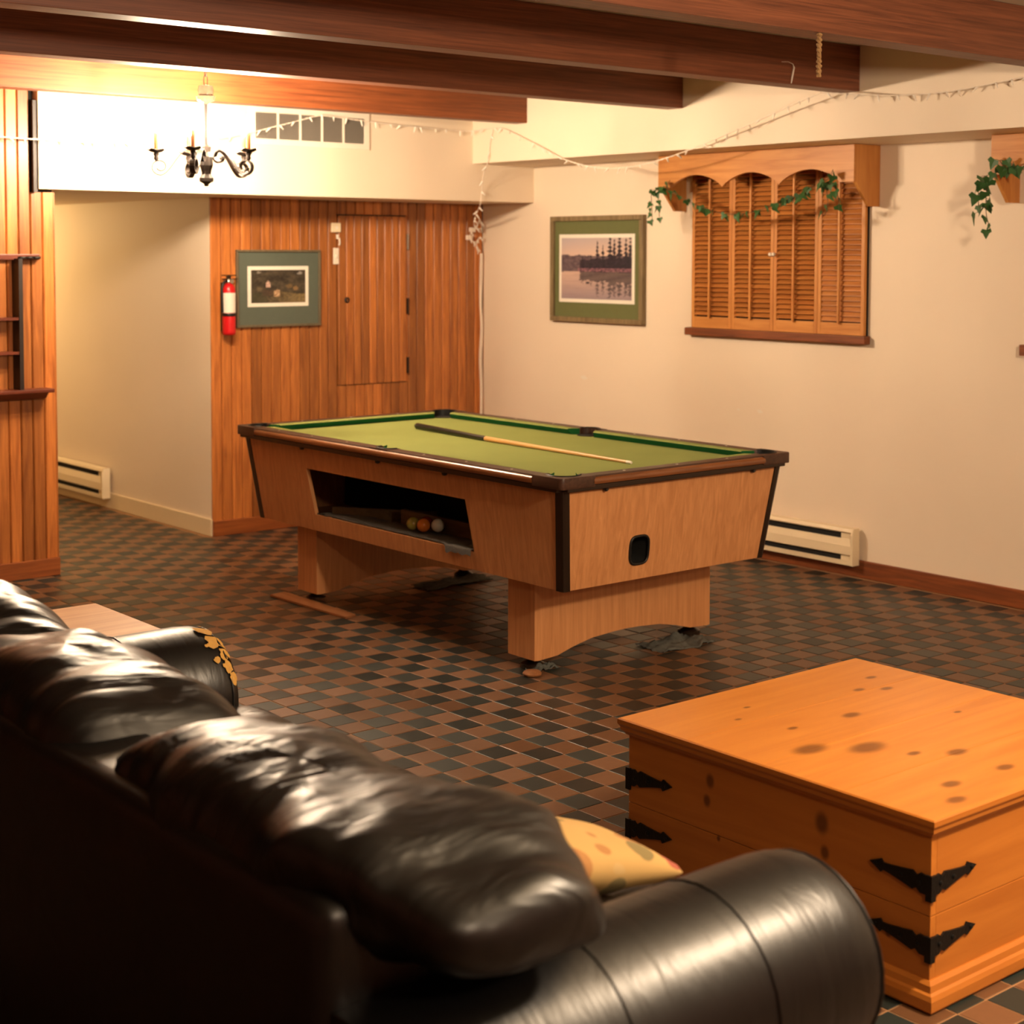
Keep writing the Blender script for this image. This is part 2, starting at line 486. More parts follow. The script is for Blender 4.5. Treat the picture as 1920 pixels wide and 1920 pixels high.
# --- back wall: vertical boards with a board hatch door
wb = tag(MB().box(XHALL + 0.002, 0.0, 0.014, 0.12, 0, ZS).build('wall_back', M['void']), 'varnished vertical board wall behind the pool table', 'wall', kind='structure')
BW = 0.0660
nb = 30
DX0, DX1, DZ0, DZ1 = -1.122, -0.606, 0.826, 1.862
def board(mb, x0, x1, yf, z0, z1, d=0.014, ch=0.005, gap=0.0016):
    x0 += gap; x1 -= gap
    mb.prism([(x0, yf + d), (x1, yf + d), (x1, yf + ch), (x1 - ch, yf), (x0 + ch, yf), (x0, yf + ch)], 'z', z0, z1)
    return mb
for k in range(nb):
    x0 = XHALL + (0 - XHALL) * k / nb; x1 = XHALL + (0 - XHALL) * (k + 1) / nb
    c = (x0 + x1) / 2
    if x1 > DX0 + 0.005 and x0 < DX1 - 0.005:
        a0, a1 = max(x0, DX0), min(x1, DX1)
        board(MB(), x0, x1, 0.0, 0.088, DZ0 - 0.002).build('plank', M['plank_z'], wb)
        board(MB(), x0, x1, 0.0, DZ1 + 0.002, ZS - 0.001).build('plank', M['plank_z'], wb)
        if x0 < DX0 - 0.004: board(MB(), x0, DX0, 0.0, DZ0 - 0.002, DZ1 + 0.002).build('plank', M['plank_z'], wb)
        if x1 > DX1 + 0.004: board(MB(), DX1, x1, 0.0, DZ0 - 0.002, DZ1 + 0.002).build('plank', M['plank_z'], wb)
    else:
        board(MB(), x0, x1, 0.0, 0.088, ZS - 0.001).build('plank', M['plank_z'], wb)
# hatch
door = thing('door_1', ((DX0 + DX1) / 2, 0.0, DZ0), 'narrow board hatch door set into the panelled wall', 'door', kind='structure')
nd = 9
for k in range(nd):
    x0 = DX0 + 0.004 + (DX1 - DX0 - 0.008) * k / nd; x1 = DX0 + 0.004 + (DX1 - DX0 - 0.008) * (k + 1) / nd
    board(MB(), x0, x1, -0.008, DZ0 + 0.004, DZ1 - 0.006, d=0.02).build('plank', M['plank_z'], door)
for zz in (1.70, 1.30, 0.93):
    h = MB().box(DX1 - 0.006, DX1 + 0.008, -0.013, -0.006, zz - 0.05, zz + 0.05)
    h.tube([(DX1 + 0.001, -0.014, zz - 0.05), (DX1 + 0.001, -0.014, zz + 0.05)], 0.004, 8)
    h.build('hinge', M['chrome'] if zz > 1.6 else M['darkmetal'], door)
MB().lathe([(0.018, -0.004), (0.018, -0.010), (0.010, -0.014), (0.010, -0.002)], (-1.058, -0.003, 1.345), 16, 'y').build('finger_pull', M['black'], door, smooth=True)
tag(MB().box(XHALL, -0.0, -0.014, 0.013, 0.0, 0.088).build('baseboard_back', M['base_x'], bevel=0.004), 'stained wood baseboard below the panelled wall', 'baseboard', kind='structure')

# --- panelled wall on the left
wl = tag(MB().box(X0, XWL - 0.004, YW + 0.014, YW + 0.10, 0, ZS - 0.003).build('wall_panelled', M['void']), 'orange wood board wall at the left of the hallway opening', 'wall', kind='structure')
MB().box(X0, -3.222, YW + 0.0145, YW + 0.0995, ZS - 0.003, ZC).build('upper_backing', M['void'], wl)
bw2 = 0.0618
k = 0
while True:
    x1 = XWL - k * bw2; x0 = x1 - bw2
    if x0 < -5.2: break
    zt = ZS - 0.016 if x1 > -3.19 else ZC - 0.001
    board(MB(), x0, x1, YW, 0.09, zt).build('plank', M['plank_z'], wl)
    k += 1
MB().box(XWL - 0.004, XWL + 0.003, YW + 0.001, YW + 0.10, 0.0, ZS - 0.016).build('end_trim', M['plank_z'], wl)
tag(MB().box(-5.2, XWL + 0.004, YW - 0.014, YW + 0.002, 0.0, 0.09).build('baseboard_left', M['base_x'], bevel=0.004), 'wood baseboard under the left board wall', 'baseboard', kind='structure')
tag(MB().box(-3.232, -3.212, YW - 0.030, YW - 0.0005, ZS - 0.016, ZC - 0.21).build('shade_strip_1', M['rackdark']), 'dark strip standing in for the shade between the left boards and the cream bulkhead', 'trim', kind='structure')  # shade at the bulkhead's left end, put in as a dark-coloured strip
# right-hand baseboard, hallway baseboard
tag(MB().box(-0.016, -0.0005, -9.8, -0.016, 0.0, 0.088).build('baseboard_right', M['base'], bevel=0.004), 'dark stained wood baseboard along the cream wall', 'baseboard', kind='structure')
tag(MB().box(XHALL - 0.014, XHALL - 0.0005, 0.0, YHALL, 0.0, 0.10).build('baseboard_hallway', M['creambase'], bevel=0.004), 'cream painted baseboard in the hallway', 'baseboard', kind='structure')

# --- beams
BEAMS = [(-1.02, -0.915, 'beam_orange', 'ceiling beam nearest the panelled wall, lit orange by the chandelier'),
         (-2.27, -2.16, 'beam', 'dark ceiling beam just in front of the chandelier'),
         (-3.405, -3.29, 'beam', 'dark reddish ceiling beam over the pool table, third from the back'),
         (-4.57, -4.45, 'beam', 'ceiling beam at the top right with a jute cord hanging from it')]
for (ya, yb, mt, lb) in BEAMS:
    mb = MB().box(X0, XS - 0.0005, ya, yb, 2.381, ZC - 0.0005)
    tag(mb.build('ceiling_beam', M[mt], bevel=0.004), lb, 'beam', 'ceiling beams')

# ------------------------------------------------------------------ hanging things
# jute cord
rp = []
for s in (0, 1):
    rp.append([(-2.165 + 0.004 * math.cos(6.3 * t * 5 + s * PI), -4.556 + 0.004 * math.sin(6.3 * t * 5 + s * PI), 2.381 - 0.145 * t) for t in [q / 30 for q in range(31)]])
jr = thing('jute_cord', (-2.165, -4.556, 2.236), 'short frayed jute cord hanging from a ceiling beam', 'cord')
for p in rp: MB().tube(p, [0.0055 + 0.002 * math.sin(i * 1.7) for i in range(31)], 7).build('strand', M['jute'], jr, smooth=True)
MB().lathe([(0.003, 0.0), (0.012, 0.004), (0.010, 0.010), (0.003, 0.012)], (-2.165, -4.556, 2.369), 10).build('knot', M['jute'], jr)
# bit of pale plastic on the third beam
tag(MB().tube([(-1.03, -3.407, 2.475), (-0.99, -3.409, 2.478), (-0.962, -3.412, 2.47), (-0.955, -3.413, 2.455), (-0.965, -3.411, 2.41), (-0.968, -3.409, 2.385)], [0.0012, 0.0012, 0.0015, 0.004, 0.004, 0.002], 6).build('plastic_tie', M['minibulb'], smooth=True), 'thin pale plastic tie stuck on the third beam', 'tie')

# chandelier
CX, CY = -2.852, -1.55
ch = thing('chandelier', (CX, CY, 1.934), 'wrought iron chandelier with five lit candle bulbs and scrolled arms', 'chandelier')
chn = MB()
zc = ZC - 0.0005
k = 0
zz = 2.395
while zz < ZC - 0.01:
    ln = []
    for q in range(13):
        a = 2 * PI * q / 12
        u = 0.010 * math.cos(a); v = 0.026 * math.sin(a)
        ln.append((CX + (u if k % 2 == 0 else 0), CY + (0 if k % 2 == 0 else u), zz + 0.022 + v))
    chn.tube(ln, 0.0022, 6, cap=False)
    zz += 0.044; k += 1
chn.build('chain', M['brass'], ch, smooth=True)
MB().lathe([(0.012, 2.398), (0.032, 2.392), (0.036, 2.375), (0.034, 2.35), (0.044, 2.345), (0.040, 2.325), (0.016, 2.315), (0.010, 2.31)], (CX, CY, 0), 12).build('knob', M['crystal'], ch, smooth=True)
MB().lathe([(0.0075, 2.12), (0.0075, 2.318)], (CX, CY, 0), 12).build('rod', M['rodmetal'], ch, smooth=True)
MB().lathe([(0.010, 2.125), (0.024, 2.115), (0.020, 2.09), (0.030, 2.07), (0.032, 2.03), (0.024, 2.005), (0.022, 1.99), (0.034, 1.972), (0.034, 1.957), (0.020, 1.95), (0.012, 1.945), (0.010, 1.936), (0.003, 1.934)], (CX, CY, 0), 8).build('hub', M['brass'], ch)
PH0 = math.radians(154.4)
for k in range(5):
    a = PH0 + k * 2 * PI / 5
    d = Vector((math.cos(a), math.sin(a), 0)); s_ = Vector((-math.sin(a), math.cos(a), 0))
    def P(r, z): return Vector((CX, CY, 0)) + d * (r * 1.09) + Vector((0, 0, z))
    path = []
    for q in range(8):                                   # inner curl
        t = q / 7; an = PI * 1.6 * (1 - t) + PI * 0.5; rr = 0.012 + 0.022 * t
        path.append(P(0.070 + rr * math.cos(an) * 1.0, 2.066 + rr * math.sin(an)))
    for q in range(1, 13):
        t = q / 12
        path.append(P(0.075 + 0.115 * t, 2.10 - 0.115 * (0.5 - 0.5 * math.cos(PI * t)) - 0.002))
    for q in range(1, 22):                               # outer curl
        t = q / 21; an = -PI / 2 + t * PI * 2.35; rr = 0.038 * (1 - 0.62 * t)
        path.append(P(0.190 + rr * math.cos(an), 2.021 + rr * math.sin(an)))
    vs_, fs = [], []
    w2 = 0.012
    for i, p in enumerate(path):
        tdir = (path[min(i + 1, len(path) - 1)] - path[max(i - 1, 0)]).normalized()
        nn = tdir.cross(s_).normalized() * 0.0022
        vs_ += [p - s_ * w2 - nn, p + s_ * w2 - nn, p + s_ * w2 + nn, p - s_ * w2 + nn]
    for i in range(len(path) - 1):
        for q in range(4): fs.append((i * 4 + q, i * 4 + (q + 1) % 4, i * 4 + 4 + (q + 1) % 4, i * 4 + 4 + q))
    am = MB().add(vs_, fs).build('arm', M['brass'], ch)
    # leaf ornament under the cup
    MB().lathe([(0.006, 2.048), (0.012, 2.058), (0.009, 2.068), (0.014, 2.080), (0.008, 2.088)], P(0.205, 0), 10).build('stem_cup', M['brass'], am, smooth=True)
    cup = MB()
    nn_ = 20; vs_ = []; fs = []
    for (r0, z0, wv) in ((0.010, 2.084, 0), (0.026, 2.088, 0.0), (0.041, 2.098, 0.005), (0.040, 2.1005, 0.005), (0.012, 2.092, 0)):
        for q in range(nn_):
            an = 2 * PI * q / nn_
            rr = r0 + wv * math.cos(an * 5); vs_.append(P(0.205, 0) + Vector((rr * math.cos(an), rr * math.sin(an), z0 + wv * 0.6 * math.cos(an * 5))))
    for i in range(4):
        for q in range(nn_): fs.append((i * nn_ + q, i * nn_ + (q + 1) % nn_, (i + 1) * nn_ + (q + 1) % nn_, (i + 1) * nn_ + q))
    fs.append(tuple(range(nn_ - 1, -1, -1))); fs.append(tuple(4 * nn_ + q for q in range(nn_)))
    cup.add(vs_, fs).build('drip_cup', M['brass'], ch)
    cn = MB().lathe([(0.0095, 2.094), (0.0095, 2.175), (0.008, 2.178), (0.004, 2.179)], P(0.205, 0), 12).build('candle_sleeve', M['candle'], ch, smooth=True)
    MB().lathe([(0.007, 2.178), (0.012, 2.188), (0.0165, 2.203), (0.0165, 2.215), (0.012, 2.232), (0.006, 2.248), (0.0015, 2.258)], P(0.205, 0), 10).build('flame_bulb', M['bulb'], ch, smooth=True)

# wall vent
vt = thing('air_vent', (-1.60, YS, 2.218), 'white louvred air return grille on the bulkhead behind the chandelier', 'vent')
vx0, vx1, vz0, vz1 = -2.02, -1.243, 2.218, 2.425
MB().box(vx0 + 0.03, vx1 - 0.03, YS - 0.004, YS - 0.001, vz0 + 0.03, vz1 - 0.03).build('backing', M['void'], vt)
fr = MB(); t_ = 0.032
fr.box(vx0, vx1, YS - 0.012, YS - 0.0005, vz0, vz0 + t_).box(vx0, vx1, YS - 0.012, YS - 0.0005, vz1 - t_, vz1)
fr.box(vx0, vx0 + t_, YS - 0.012, YS - 0.0005, vz0 + t_, vz1 - t_).box(vx1 - t_, vx1, YS - 0.012, YS - 0.0005, vz0 + t_, vz1 - t_)
fr.build('frame', M['white'], vt)
for q in range(1, 5):
    xx = vx0 + t_ + (vx1 - vx0 - 2 * t_) * q / 5
    MB().box(xx - 0.005, xx + 0.005, YS - 0.012, YS - 0.004, vz0 + t_, vz1 - t_).build('bar', M['white'], vt)
lv = MB(); n_l = 17
for q in range(n_l):
    z = vz0 + t_ + (vz1 - vz0 - 2 * t_) * (q + 0.5) / n_l
    lv.add([(vx0 + t_, YS - 0.010, z - 0.0022), (vx1 - t_, YS - 0.010, z - 0.0022), (vx1 - t_, YS - 0.006, z + 0.0008), (vx0 + t_, YS - 0.006, z + 0.0008)], [(0, 1, 2, 3)])
lvo = lv.build('louvres', M['white'], vt); lvo['kind'] = 'stuff'

# ------------------------------------------------------------------ things on the back wall
def picture(name, axis, wallpos, a0, a1, z0, z1, fw_, depth, matw, frame_mat, mat_mat, printer, label, nx=110, nz=90, border=0.02, mats=None):
    """axis 'y': hangs on plane y=wallpos, a = x.  axis 'x': plane x=wallpos, a = y (runs towards -y on screen right)"""
    def B(mb, a_0, a_1, d0, d1, zz0, zz1):
        if axis == 'y': return mb.box(a_0, a_1, wallpos - d1, wallpos - d0, zz0, zz1)
        return mb.box(wallpos - d1, wallpos - d0, a_0, a_1, zz0, zz1)
    ctr = ((a0 + a1) / 2, wallpos, z0) if axis == 'y' else (wallpos, (a0 + a1) / 2, z0)
    th = thing(name, ctr, label, 'picture', 'framed prints on the walls')
    lo, hi = min(a0, a1), max(a0, a1)
    for (p, q, r, s) in ((lo, hi, z1 - fw_, z1), (lo, hi, z0, z0 + fw_), (lo, lo + fw_, z0 + fw_, z1 - fw_), (hi - fw_, hi, z0 + fw_, z1 - fw_)):
        B(MB(), p, q, 0.001, depth, r, s).build('frame_bar', frame_mat, th, bevel=0.004)
    B(MB(), lo + fw_ - 0.002, hi - fw_ + 0.002, 0.001, depth * 0.45, z0 + fw_ - 0.002, z1 - fw_ + 0.002).build('mat_board', mat_mat, th)
    ml, mr_, mb_, mt = matw
    if axis == 'y': l2, h2 = lo + fw_ + ml, hi - fw_ - mr_
    else: l2, h2 = lo + fw_ + mr_, hi - fw_ - ml
    zb, zt = z0 + fw_ + mb_, z1 - fw_ - mt
    B(MB(), l2, h2, depth * 0.45, depth * 0.45 + 0.002, zb, zt).build('print_border', M['paper'], th)
    l3, h3, zb3, zt3 = l2 + border, h2 - border, zb + border, zt - border
    d = depth * 0.45 + 0.0035
    verts = []; faces = []; cols = []
    for j in range(nz + 1):
        for i in range(nx + 1):
            u = i / nx; v = j / nz
            if axis == 'y': verts.append((l3 + (h3 - l3) * u, wallpos - d, zb3 + (zt3 - zb3) * v))
            else: verts.append((wallpos - d, h3 + (l3 - h3) * u, zb3 + (zt3 - zb3) * v))
            cols.append(printer(u, v))
    for j in range(nz):
        for i in range(nx):
            n0 = j * (nx + 1) + i
            faces.append((n0, n0 + 1, n0 + nx + 2, n0 + nx + 1))
    po = MB().add(verts, faces).build('print', M['print'], th)
    at = po.data.color_attributes.new('print', 'FLOAT_COLOR', 'POINT')
    for i, c in enumerate(cols): at.data[i].color = c
    return th

def fbm(x, y, s=0.0, o=4):
    return noise.fractal(Vector((x, y, s)), 1.0, 2.0, o)
def L3(c): return lin(*c)
def mixc(a, b, t):
    t = max(0, min(1, t)); return tuple(p + (q - p) * t for p, q in zip(a, b))

TREES = [(0.52, 0.96, 0.045), (0.60, 0.88, 0.05), (0.70, 1.06, 0.075), (0.76, 0.98, 0.06), (0.83, 1.08, 0.07), (0.92, 1.0, 0.06), (0.98, 1.06, 0.06), (0.31, 0.70, 0.045), (0.43, 0.73, 0.04)]
def lake(u, v):
    sky = mixc(L3((214, 184, 164)), L3((178, 168, 172)), (v - 0.6) * 2.5 - u * 0.4)
    shore = 0.475
    vv = v
    water = v < shore - 0.03 + 0.02 * fbm(u * 3, 0, 3)
    if water:
        vv = shore + (shore - v) * 1.0
        uu = u + 0.012 * math.sin(v * 240 + 3 * fbm(u * 4, v * 30)) * (1 if v < 0.3 else 0.5)
    else: uu = u
    col = sky
    # far shore
    if vv < 0.72 + 0.02 * fbm(uu * 9, 1) - 0.02 * uu and vv >= shore - 0.05:
        col = mixc(L3((112, 96, 100)), L3((82, 70, 78)), 0.5 + fbm(uu * 20, vv * 20))
    # near trees
    dk = 0
    for (tx, top, wd) in TREES:
        if shore - 0.05 < vv < top:
            t = (top - vv) / (top - shore)
            half = wd * (0.12 + 0.88 * t) * (0.65 + 0.35 * math.sin(vv * 95 + tx * 40) + 0.5 * fbm(uu * 26, vv * 26, tx))
            if abs(uu - tx) < half: dk = 1
    if uu > 0.27 and vv < 0.66 - 0.10 * max(0, 0.5 - uu) + 0.03 * fbm(uu * 14, 2): dk = max(dk, 0.9)
    if dk: col = mixc(col, mixc(L3((52, 46, 58)), L3((34, 36, 44)), 0.5 + fbm(uu * 30, vv * 30, 5)), dk)
    if not water and uu > 0.24 and shore - 0.03 < v < shore + 0.035: col = mixc(col, L3((150, 104, 116)), 0.55 + fbm(u * 30, v * 60, 8))
    if water:
        lightw = mixc(L3((204, 174, 158)), L3((150, 134, 140)), 1 - v * 2.2)
        if dk and v > 0.02 + 0.1 * abs(fbm(u * 9, 7)): col = mixc(col, lightw, 0.12 + 0.45 * max(0, math.sin(v * 260 + u * 6)) * (1 - v * 1.6))
        else: col = mixc(lightw, L3((120, 104, 112)), 0.35 * max(0, fbm(u * 3, v * 60, 4)))
        if abs(u - 0.38) < 0.022 and abs(v - 0.27) < 0.018: col = L3((48, 42, 48))
        if abs(u - 0.28) < 0.018 and abs(v - 0.32) < 0.012: col = L3((90, 78, 80))
    return tuple(col[:3]) + (1,)

def grove(u, v):
    n = fbm(u * 6, v * 6, 2); n2 = fbm(u * 22, v * 22, 9)
    col = mixc(L3((38, 34, 30)), L3((82, 74, 60)), 0.45 + 0.6 * n + 0.4 * n2)
    if v < 0.32 + 0.05 * math.sin(u * 5): col = mixc(col, L3((150, 128, 84)), (0.8 * (u - 0.25) + 0.3 * n2))
    if v < 0.3 and u < 0.3: col = mixc(col, L3((66, 66, 48)), 0.6)
    for (cx, cy, rr, c) in ((0.82, 0.44, 0.05, (140, 112, 74)), (0.70, 0.50, 0.06, (112, 92, 62)), (0.15, 0.42, 0.05, (104, 92, 70)), (0.9, 0.9, 0.04, (150, 146, 140)), (0.14, 0.92, 0.03, (140, 134, 124))):
        d = math.hypot(u - cx, (v - cy) * 0.8) + 0.03 * n2
        if d < rr: col = mixc(col, L3(c), 0.8)
    if abs(u - 0.31) < 0.042 and 0.47 < v < 0.60 + max(0, 0.08 - abs(u - 0.31) * 1.8): col = mixc(L3((206, 176, 160)), L3((160, 130, 118)), 0.5 + n2)
    for (cx, w_) in ((0.47, 0.03), (0.50, 0.02), (0.43, 0.015)):
        if abs(u - cx) < w_ and 0.18 < v < 0.42 - abs(u - 0.48): col = mixc(L3((196, 164, 130)), L3((120, 92, 66)), 0.5 + n2 * 1.4)
    if 0.20 < u < 0.40 and 0.2 < v < 0.40: col = mixc(col, L3((74, 56, 48)), 0.6)
    return tuple(col[:3]) + (1,)

picture('framed_print', 'y', 0.0, -1.822, -1.250, 1.197, 1.648, 0.014, 0.022, (0.062, 0.070, 0.105, 0.082), M['framegrey'], M['matgrey'], grove, 'framed woodland print with grey-green mat beside the fire extinguisher', border=0.022)
picture('framed_print', 'x', 0.0, -0.705, -1.515, 1.218, 1.855, 0.030, 0.035, (0.040, 0.050, 0.088, 0.080), M['frameoak'], M['matgreen'], lake, 'framed lake and pine print with olive mat on the cream wall', border=0.022)

# fire extinguisher
ex = thing('fire_extinguisher', (-1.893, -0.05, 1.158), 'small red fire extinguisher with white label hung on the board wall', 'fire extinguisher')
ec = (-1.893, -0.052, 0)
MB().lathe([(0.030, 1.160), (0.037, 1.166), (0.038, 1.18), (0.038, 1.415), (0.034, 1.435), (0.022, 1.452), (0.014, 1.458)], ec, 24).build('body', M['red'], ex, smooth=True)
lb_ = MB(); vs_ = []; fs = []
for q in range(19):
    a = math.radians(165 + 190 * q / 18)
    for z in (1.288, 1.402): vs_.append((ec[0] + 0.0388 * math.cos(a), ec[1] + 0.0388 * math.sin(a), z))
for q in range(18): fs.append((2 * q, 2 * q + 2, 2 * q + 3, 2 * q + 1))
lb_.add(vs_, fs).build('label', M['paper'], ex, smooth=True)
MB().lathe([(0.0392, 1.268), (0.0402, 1.270), (0.0402, 1.284), (0.0392, 1.286)], ec, 24).build('strap', M['black'], ex, smooth=True)
MB().lathe([(0.014, 1.456), (0.014, 1.478), (0.010, 1.482)], ec, 14).build('valve', M['chrome'], ex, smooth=True)
MB().lathe([(0.013, -0.040), (0.013, -0.030), (0.009, -0.028)], (ec[0] + 0.004, ec[1] + 0.008, 1.468), 14, 'y').build('gauge', M['chrome'], ex, smooth=True)
MB().box(ec[0] - 0.042, ec[0] + 0.046, ec[1] - 0.008, ec[1] + 0.008, 1.498, 1.504).box(ec[0] - 0.012, ec[0] + 0.012, ec[1] - 0.008, ec[1] + 0.008, 1.480, 1.499).build('lever', M['darkmetal'], ex)
MB().box(ec[0] - 0.040, ec[0] + 0.055, ec[1] - 0.007, ec[1] + 0.007, 1.478, 1.483).build('handle', M['darkmetal'], ex)
MB().tube([(ec[0] - 0.012, ec[1] - 0.01, 1.47), (ec[0] - 0.040, ec[1] - 0.014, 1.462), (ec[0] - 0.052, ec[1] - 0.012, 1.43), (ec[0] - 0.050, ec[1] - 0.010, 1.36), (ec[0] - 0.046, ec[1] - 0.008, 1.29)], 0.0075, 10).build('hose', M['black'], ex, smooth=True)
MB().box(ec[0] - 0.025, ec[0] + 0.025, -0.016, -0.0005, 1.18, 1.46).build('bracket', M['darkmetal'], ex)

# thermostat, cable clip, switch
th = thing('thermostat', (-1.139, -0.0005, 1.754), 'square cream thermostat above the switch plate', 'thermostat')
MB().box(-1.170, -1.108, -0.024, -0.0005, 1.754, 1.811).build('cover', M['cream'], th, bevel=0.005)
MB().lathe([(0.010, -0.026), (0.010, -0.023)], (-1.139, 0, 1.782), 14, 'y').build('dial', M['white'], th)
kt = thing('key_hook', (-1.117, -0.0005, 1.677), 'small white hook plate between thermostat and switch', 'hook')
MB().box(-1.130, -1.098, -0.006, -0.0005, 1.714, 1.742).build('plate', M['white'], kt, bevel=0.002)
MB().tube([(-1.112, -0.008, 1.72), (-1.112, -0.014, 1.70), (-1.115, -0.018, 1.684), (-1.115, -0.012, 1.678)], 0.005, 8).build('hook', M['white'], kt, smooth=True)
sw = thing('switch_plate', (-1.121, -0.0005, 1.562), 'white switch plate with a small tag beside the hatch door', 'switch')
MB().box(-1.152, -1.114, -0.008, -0.0005, 1.562, 1.660).build('plate', M['white'], sw, bevel=0.003)
MB().box(-1.138, -1.128, -0.016, -0.007, 1.600, 1.620).build('toggle', M['white'], sw, bevel=0.002)
MB().box(-1.112, -1.090, -0.006, -0.0005, 1.610, 1.662).build('tag', M['paper'], sw, bevel=0.002)

# cue rack on the left board wall
cr = thing('cue_rack', (-3.45, YW, 0.90), 'wall cue rack with black clips and a ledge on the left board wall', 'cue rack')
MB().box(-3.86, -3.205, YW - 0.030, YW - 0.0005, 1.592, 1.622).build('top_bar', M['rackwood'], cr, bevel=0.004)
for xx in (-3.225, -3.262, -3.298):
    c = MB().tube([(xx + 0.016 * math.cos(a), YW - 0.034 - 0.014 * math.sin(a) * 0.8, 1.604) for a in [math.radians(-30 + 240 * q / 12) for q in range(13)]], 0.0065, 8)
    c.build('cue_clip', M['black'], cr, smooth=True)
for xx in (-3.338, -3.840): MB().box(xx, xx + 0.020, YW - 0.085, YW - 0.0005, 0.955, 1.60).build('side_panel', M['rackdark'], cr)
for zz in (1.298, 1.130): MB().box(-3.82, -3.338, YW - 0.080, YW - 0.0005, zz, zz + 0.014).build('shelf', M['rackwood'], cr)
MB().box(-3.90, -3.165, YW - 0.095, YW - 0.0005, 0.935, 0.955).build('ledge', M['rackwood'], cr, bevel=0.005)
MB().prism([(YW - 0.0005, 0.935), (YW - 0.070, 0.935), (YW - 0.035, 0.905), (YW - 0.0005, 0.895)], 'x', -3.86, -3.185).build('ledge_moulding', M['rackwood'], cr)

# ------------------------------------------------------------------ window wall
def shutter(name, y0, y1, label, knob_side=None, ang=38):
    """panel from y0 (screen left) to y1 (screen right), y1 < y0"""
    ANG = ang
    z0, z1 = 1.222, 2.12
    xf, xb = -0.032, -0.012
    t = thing(name, (xb, (y0 + y1) / 2, z0), label, 'shutter', 'louvred shutter panels of the window')
    sw_ = 0.022
    MB().box(xf, xb, y1 + 0.001, y1 + sw_, z0, z1).build('stile', M['pine_z'], t, bevel=0.002)
    MB().box(xf, xb, y0 - sw_, y0 - 0.001, z0, z1).build('stile', M['pine_z'], t, bevel=0.002)
    MB().box(xf, xb, y1 + sw_, y0 - sw_, z0, z0 + 0.062).build('rail', M['pine_y'], t, bevel=0.002)
    MB().box(xf, xb, y1 + sw_, y0 - sw_, z1 - 0.05, z1).build('rail', M['pine_y'], t, bevel=0.002)
    n = 30; za, zb = z0 + 0.070, z1 - 0.055
    src = None
    L_ = (y0 - y1) - 2 * sw_ - 0.002
    for k in range(n):
        z = za + (zb - za) * (k + 0.5) / n
        if src is None:
            ang = math.radians(ANG); hw = 0.0170; th_ = 0.003
            m = MB(); prof = []
            for (a, b_) in ((-1, -1), (1, -1), (1, 1), (-1, 1)):
                q = a * hw; r = b_ * th_
                prof.append((-(q * math.cos(ang) - r * math.sin(ang)) * -1, 0))
            pr = []
            for (a, b_) in ((-1, -.6), (-.8, -1), (.8, -1), (1, -.6), (1, .6), (.8, 1), (-.8, 1), (-1, .6)):
                q = a * hw; r = b_ * th_
                pr.append((q * math.cos(ang) - r * math.sin(ang), q * math.sin(ang) + r * math.cos(ang)))
            vs_ = [(x, -L_ / 2, zz_) for x, zz_ in pr] + [(x, L_ / 2, zz_) for x, zz_ in pr]
            nn = len(pr)
            fs = [tuple(range(nn)), tuple(range(2 * nn - 1, nn - 1, -1))] + [(i, (i + 1) % nn, nn + (i + 1) % nn, nn + i) for i in range(nn)]
            src = MB().add(vs_, fs).build('slat', M['slat'], None, origin=(0, 0, 0))
            src.parent = t
            o = src
        else:
            o = src.copy(); COL.objects.link(o); o.parent = t
        o.location = Vector(((xf + xb) / 2 + 0.002, (y0 + y1) / 2, z)) - parent_origin(t)
    ym = (y0 + y1) / 2 + 0.003
    MB().box(xf - 0.018, xf - 0.008, ym - 0.006, ym + 0.006, z0 + 0.055, z1 - 0.06).build('tilt_rod', M['pine_z'], t, bevel=0.002)
    if knob_side:
        yk = y0 - sw_ / 2 if knob_side == 'l' else y1 + sw_ / 2
        MB().lathe([(0.004, 0.002), (0.004, -0.006), (0.010, -0.010), (0.011, -0.016), (0.007, -0.022)], (xf, yk, 1.628), 14, 'x').build('knob', M['white'], t, smooth=True)
    return t
WY0, WY1 = -1.905, -3.095
pw = (WY0 - WY1) / 4
labs = ['leftmost louvred pine shutter panel of the window', 'second louvred shutter panel from the left, with a white knob', 'third louvred shutter panel from the left, with a white knob', 'rightmost louvred pine shutter panel under the valance corner']
for k in range(4):
    shutter('window_shutter', WY0 - pw * k, WY0 - pw * (k + 1), labs[k], {1: 'r', 2: 'l'}.get(k), 62 if k == 3 else 40)
win = tag(MB().box(-0.009, -0.0005, WY1 - 0.002, WY0 + 0.002, 1.222, 2.13).build('window_1', M['void']), 'dark window opening behind the louvred shutters', 'window', kind='structure')
sl = tag(MB().box(-0.048, -0.0005, -3.112, -1.868, 1.180, 1.221).build('window_sill', M['base'], bevel=0.004), 'dark stained wood sill under the louvred shutters', 'sill', 'window sills')
tag(MB().box(-0.048, -0.0005, -5.22, -3.985, 1.170, 1.221).build('window_sill', M['base'], bevel=0.004), 'end of a dark wood sill at the right edge', 'sill', 'window sills')
tag(MB().box(-0.02, -0.0005, -5.20, -4.03, 1.222, 2.01).build('window_2', M['pine_z']), 'second window just beyond the right edge', 'window', kind='structure')

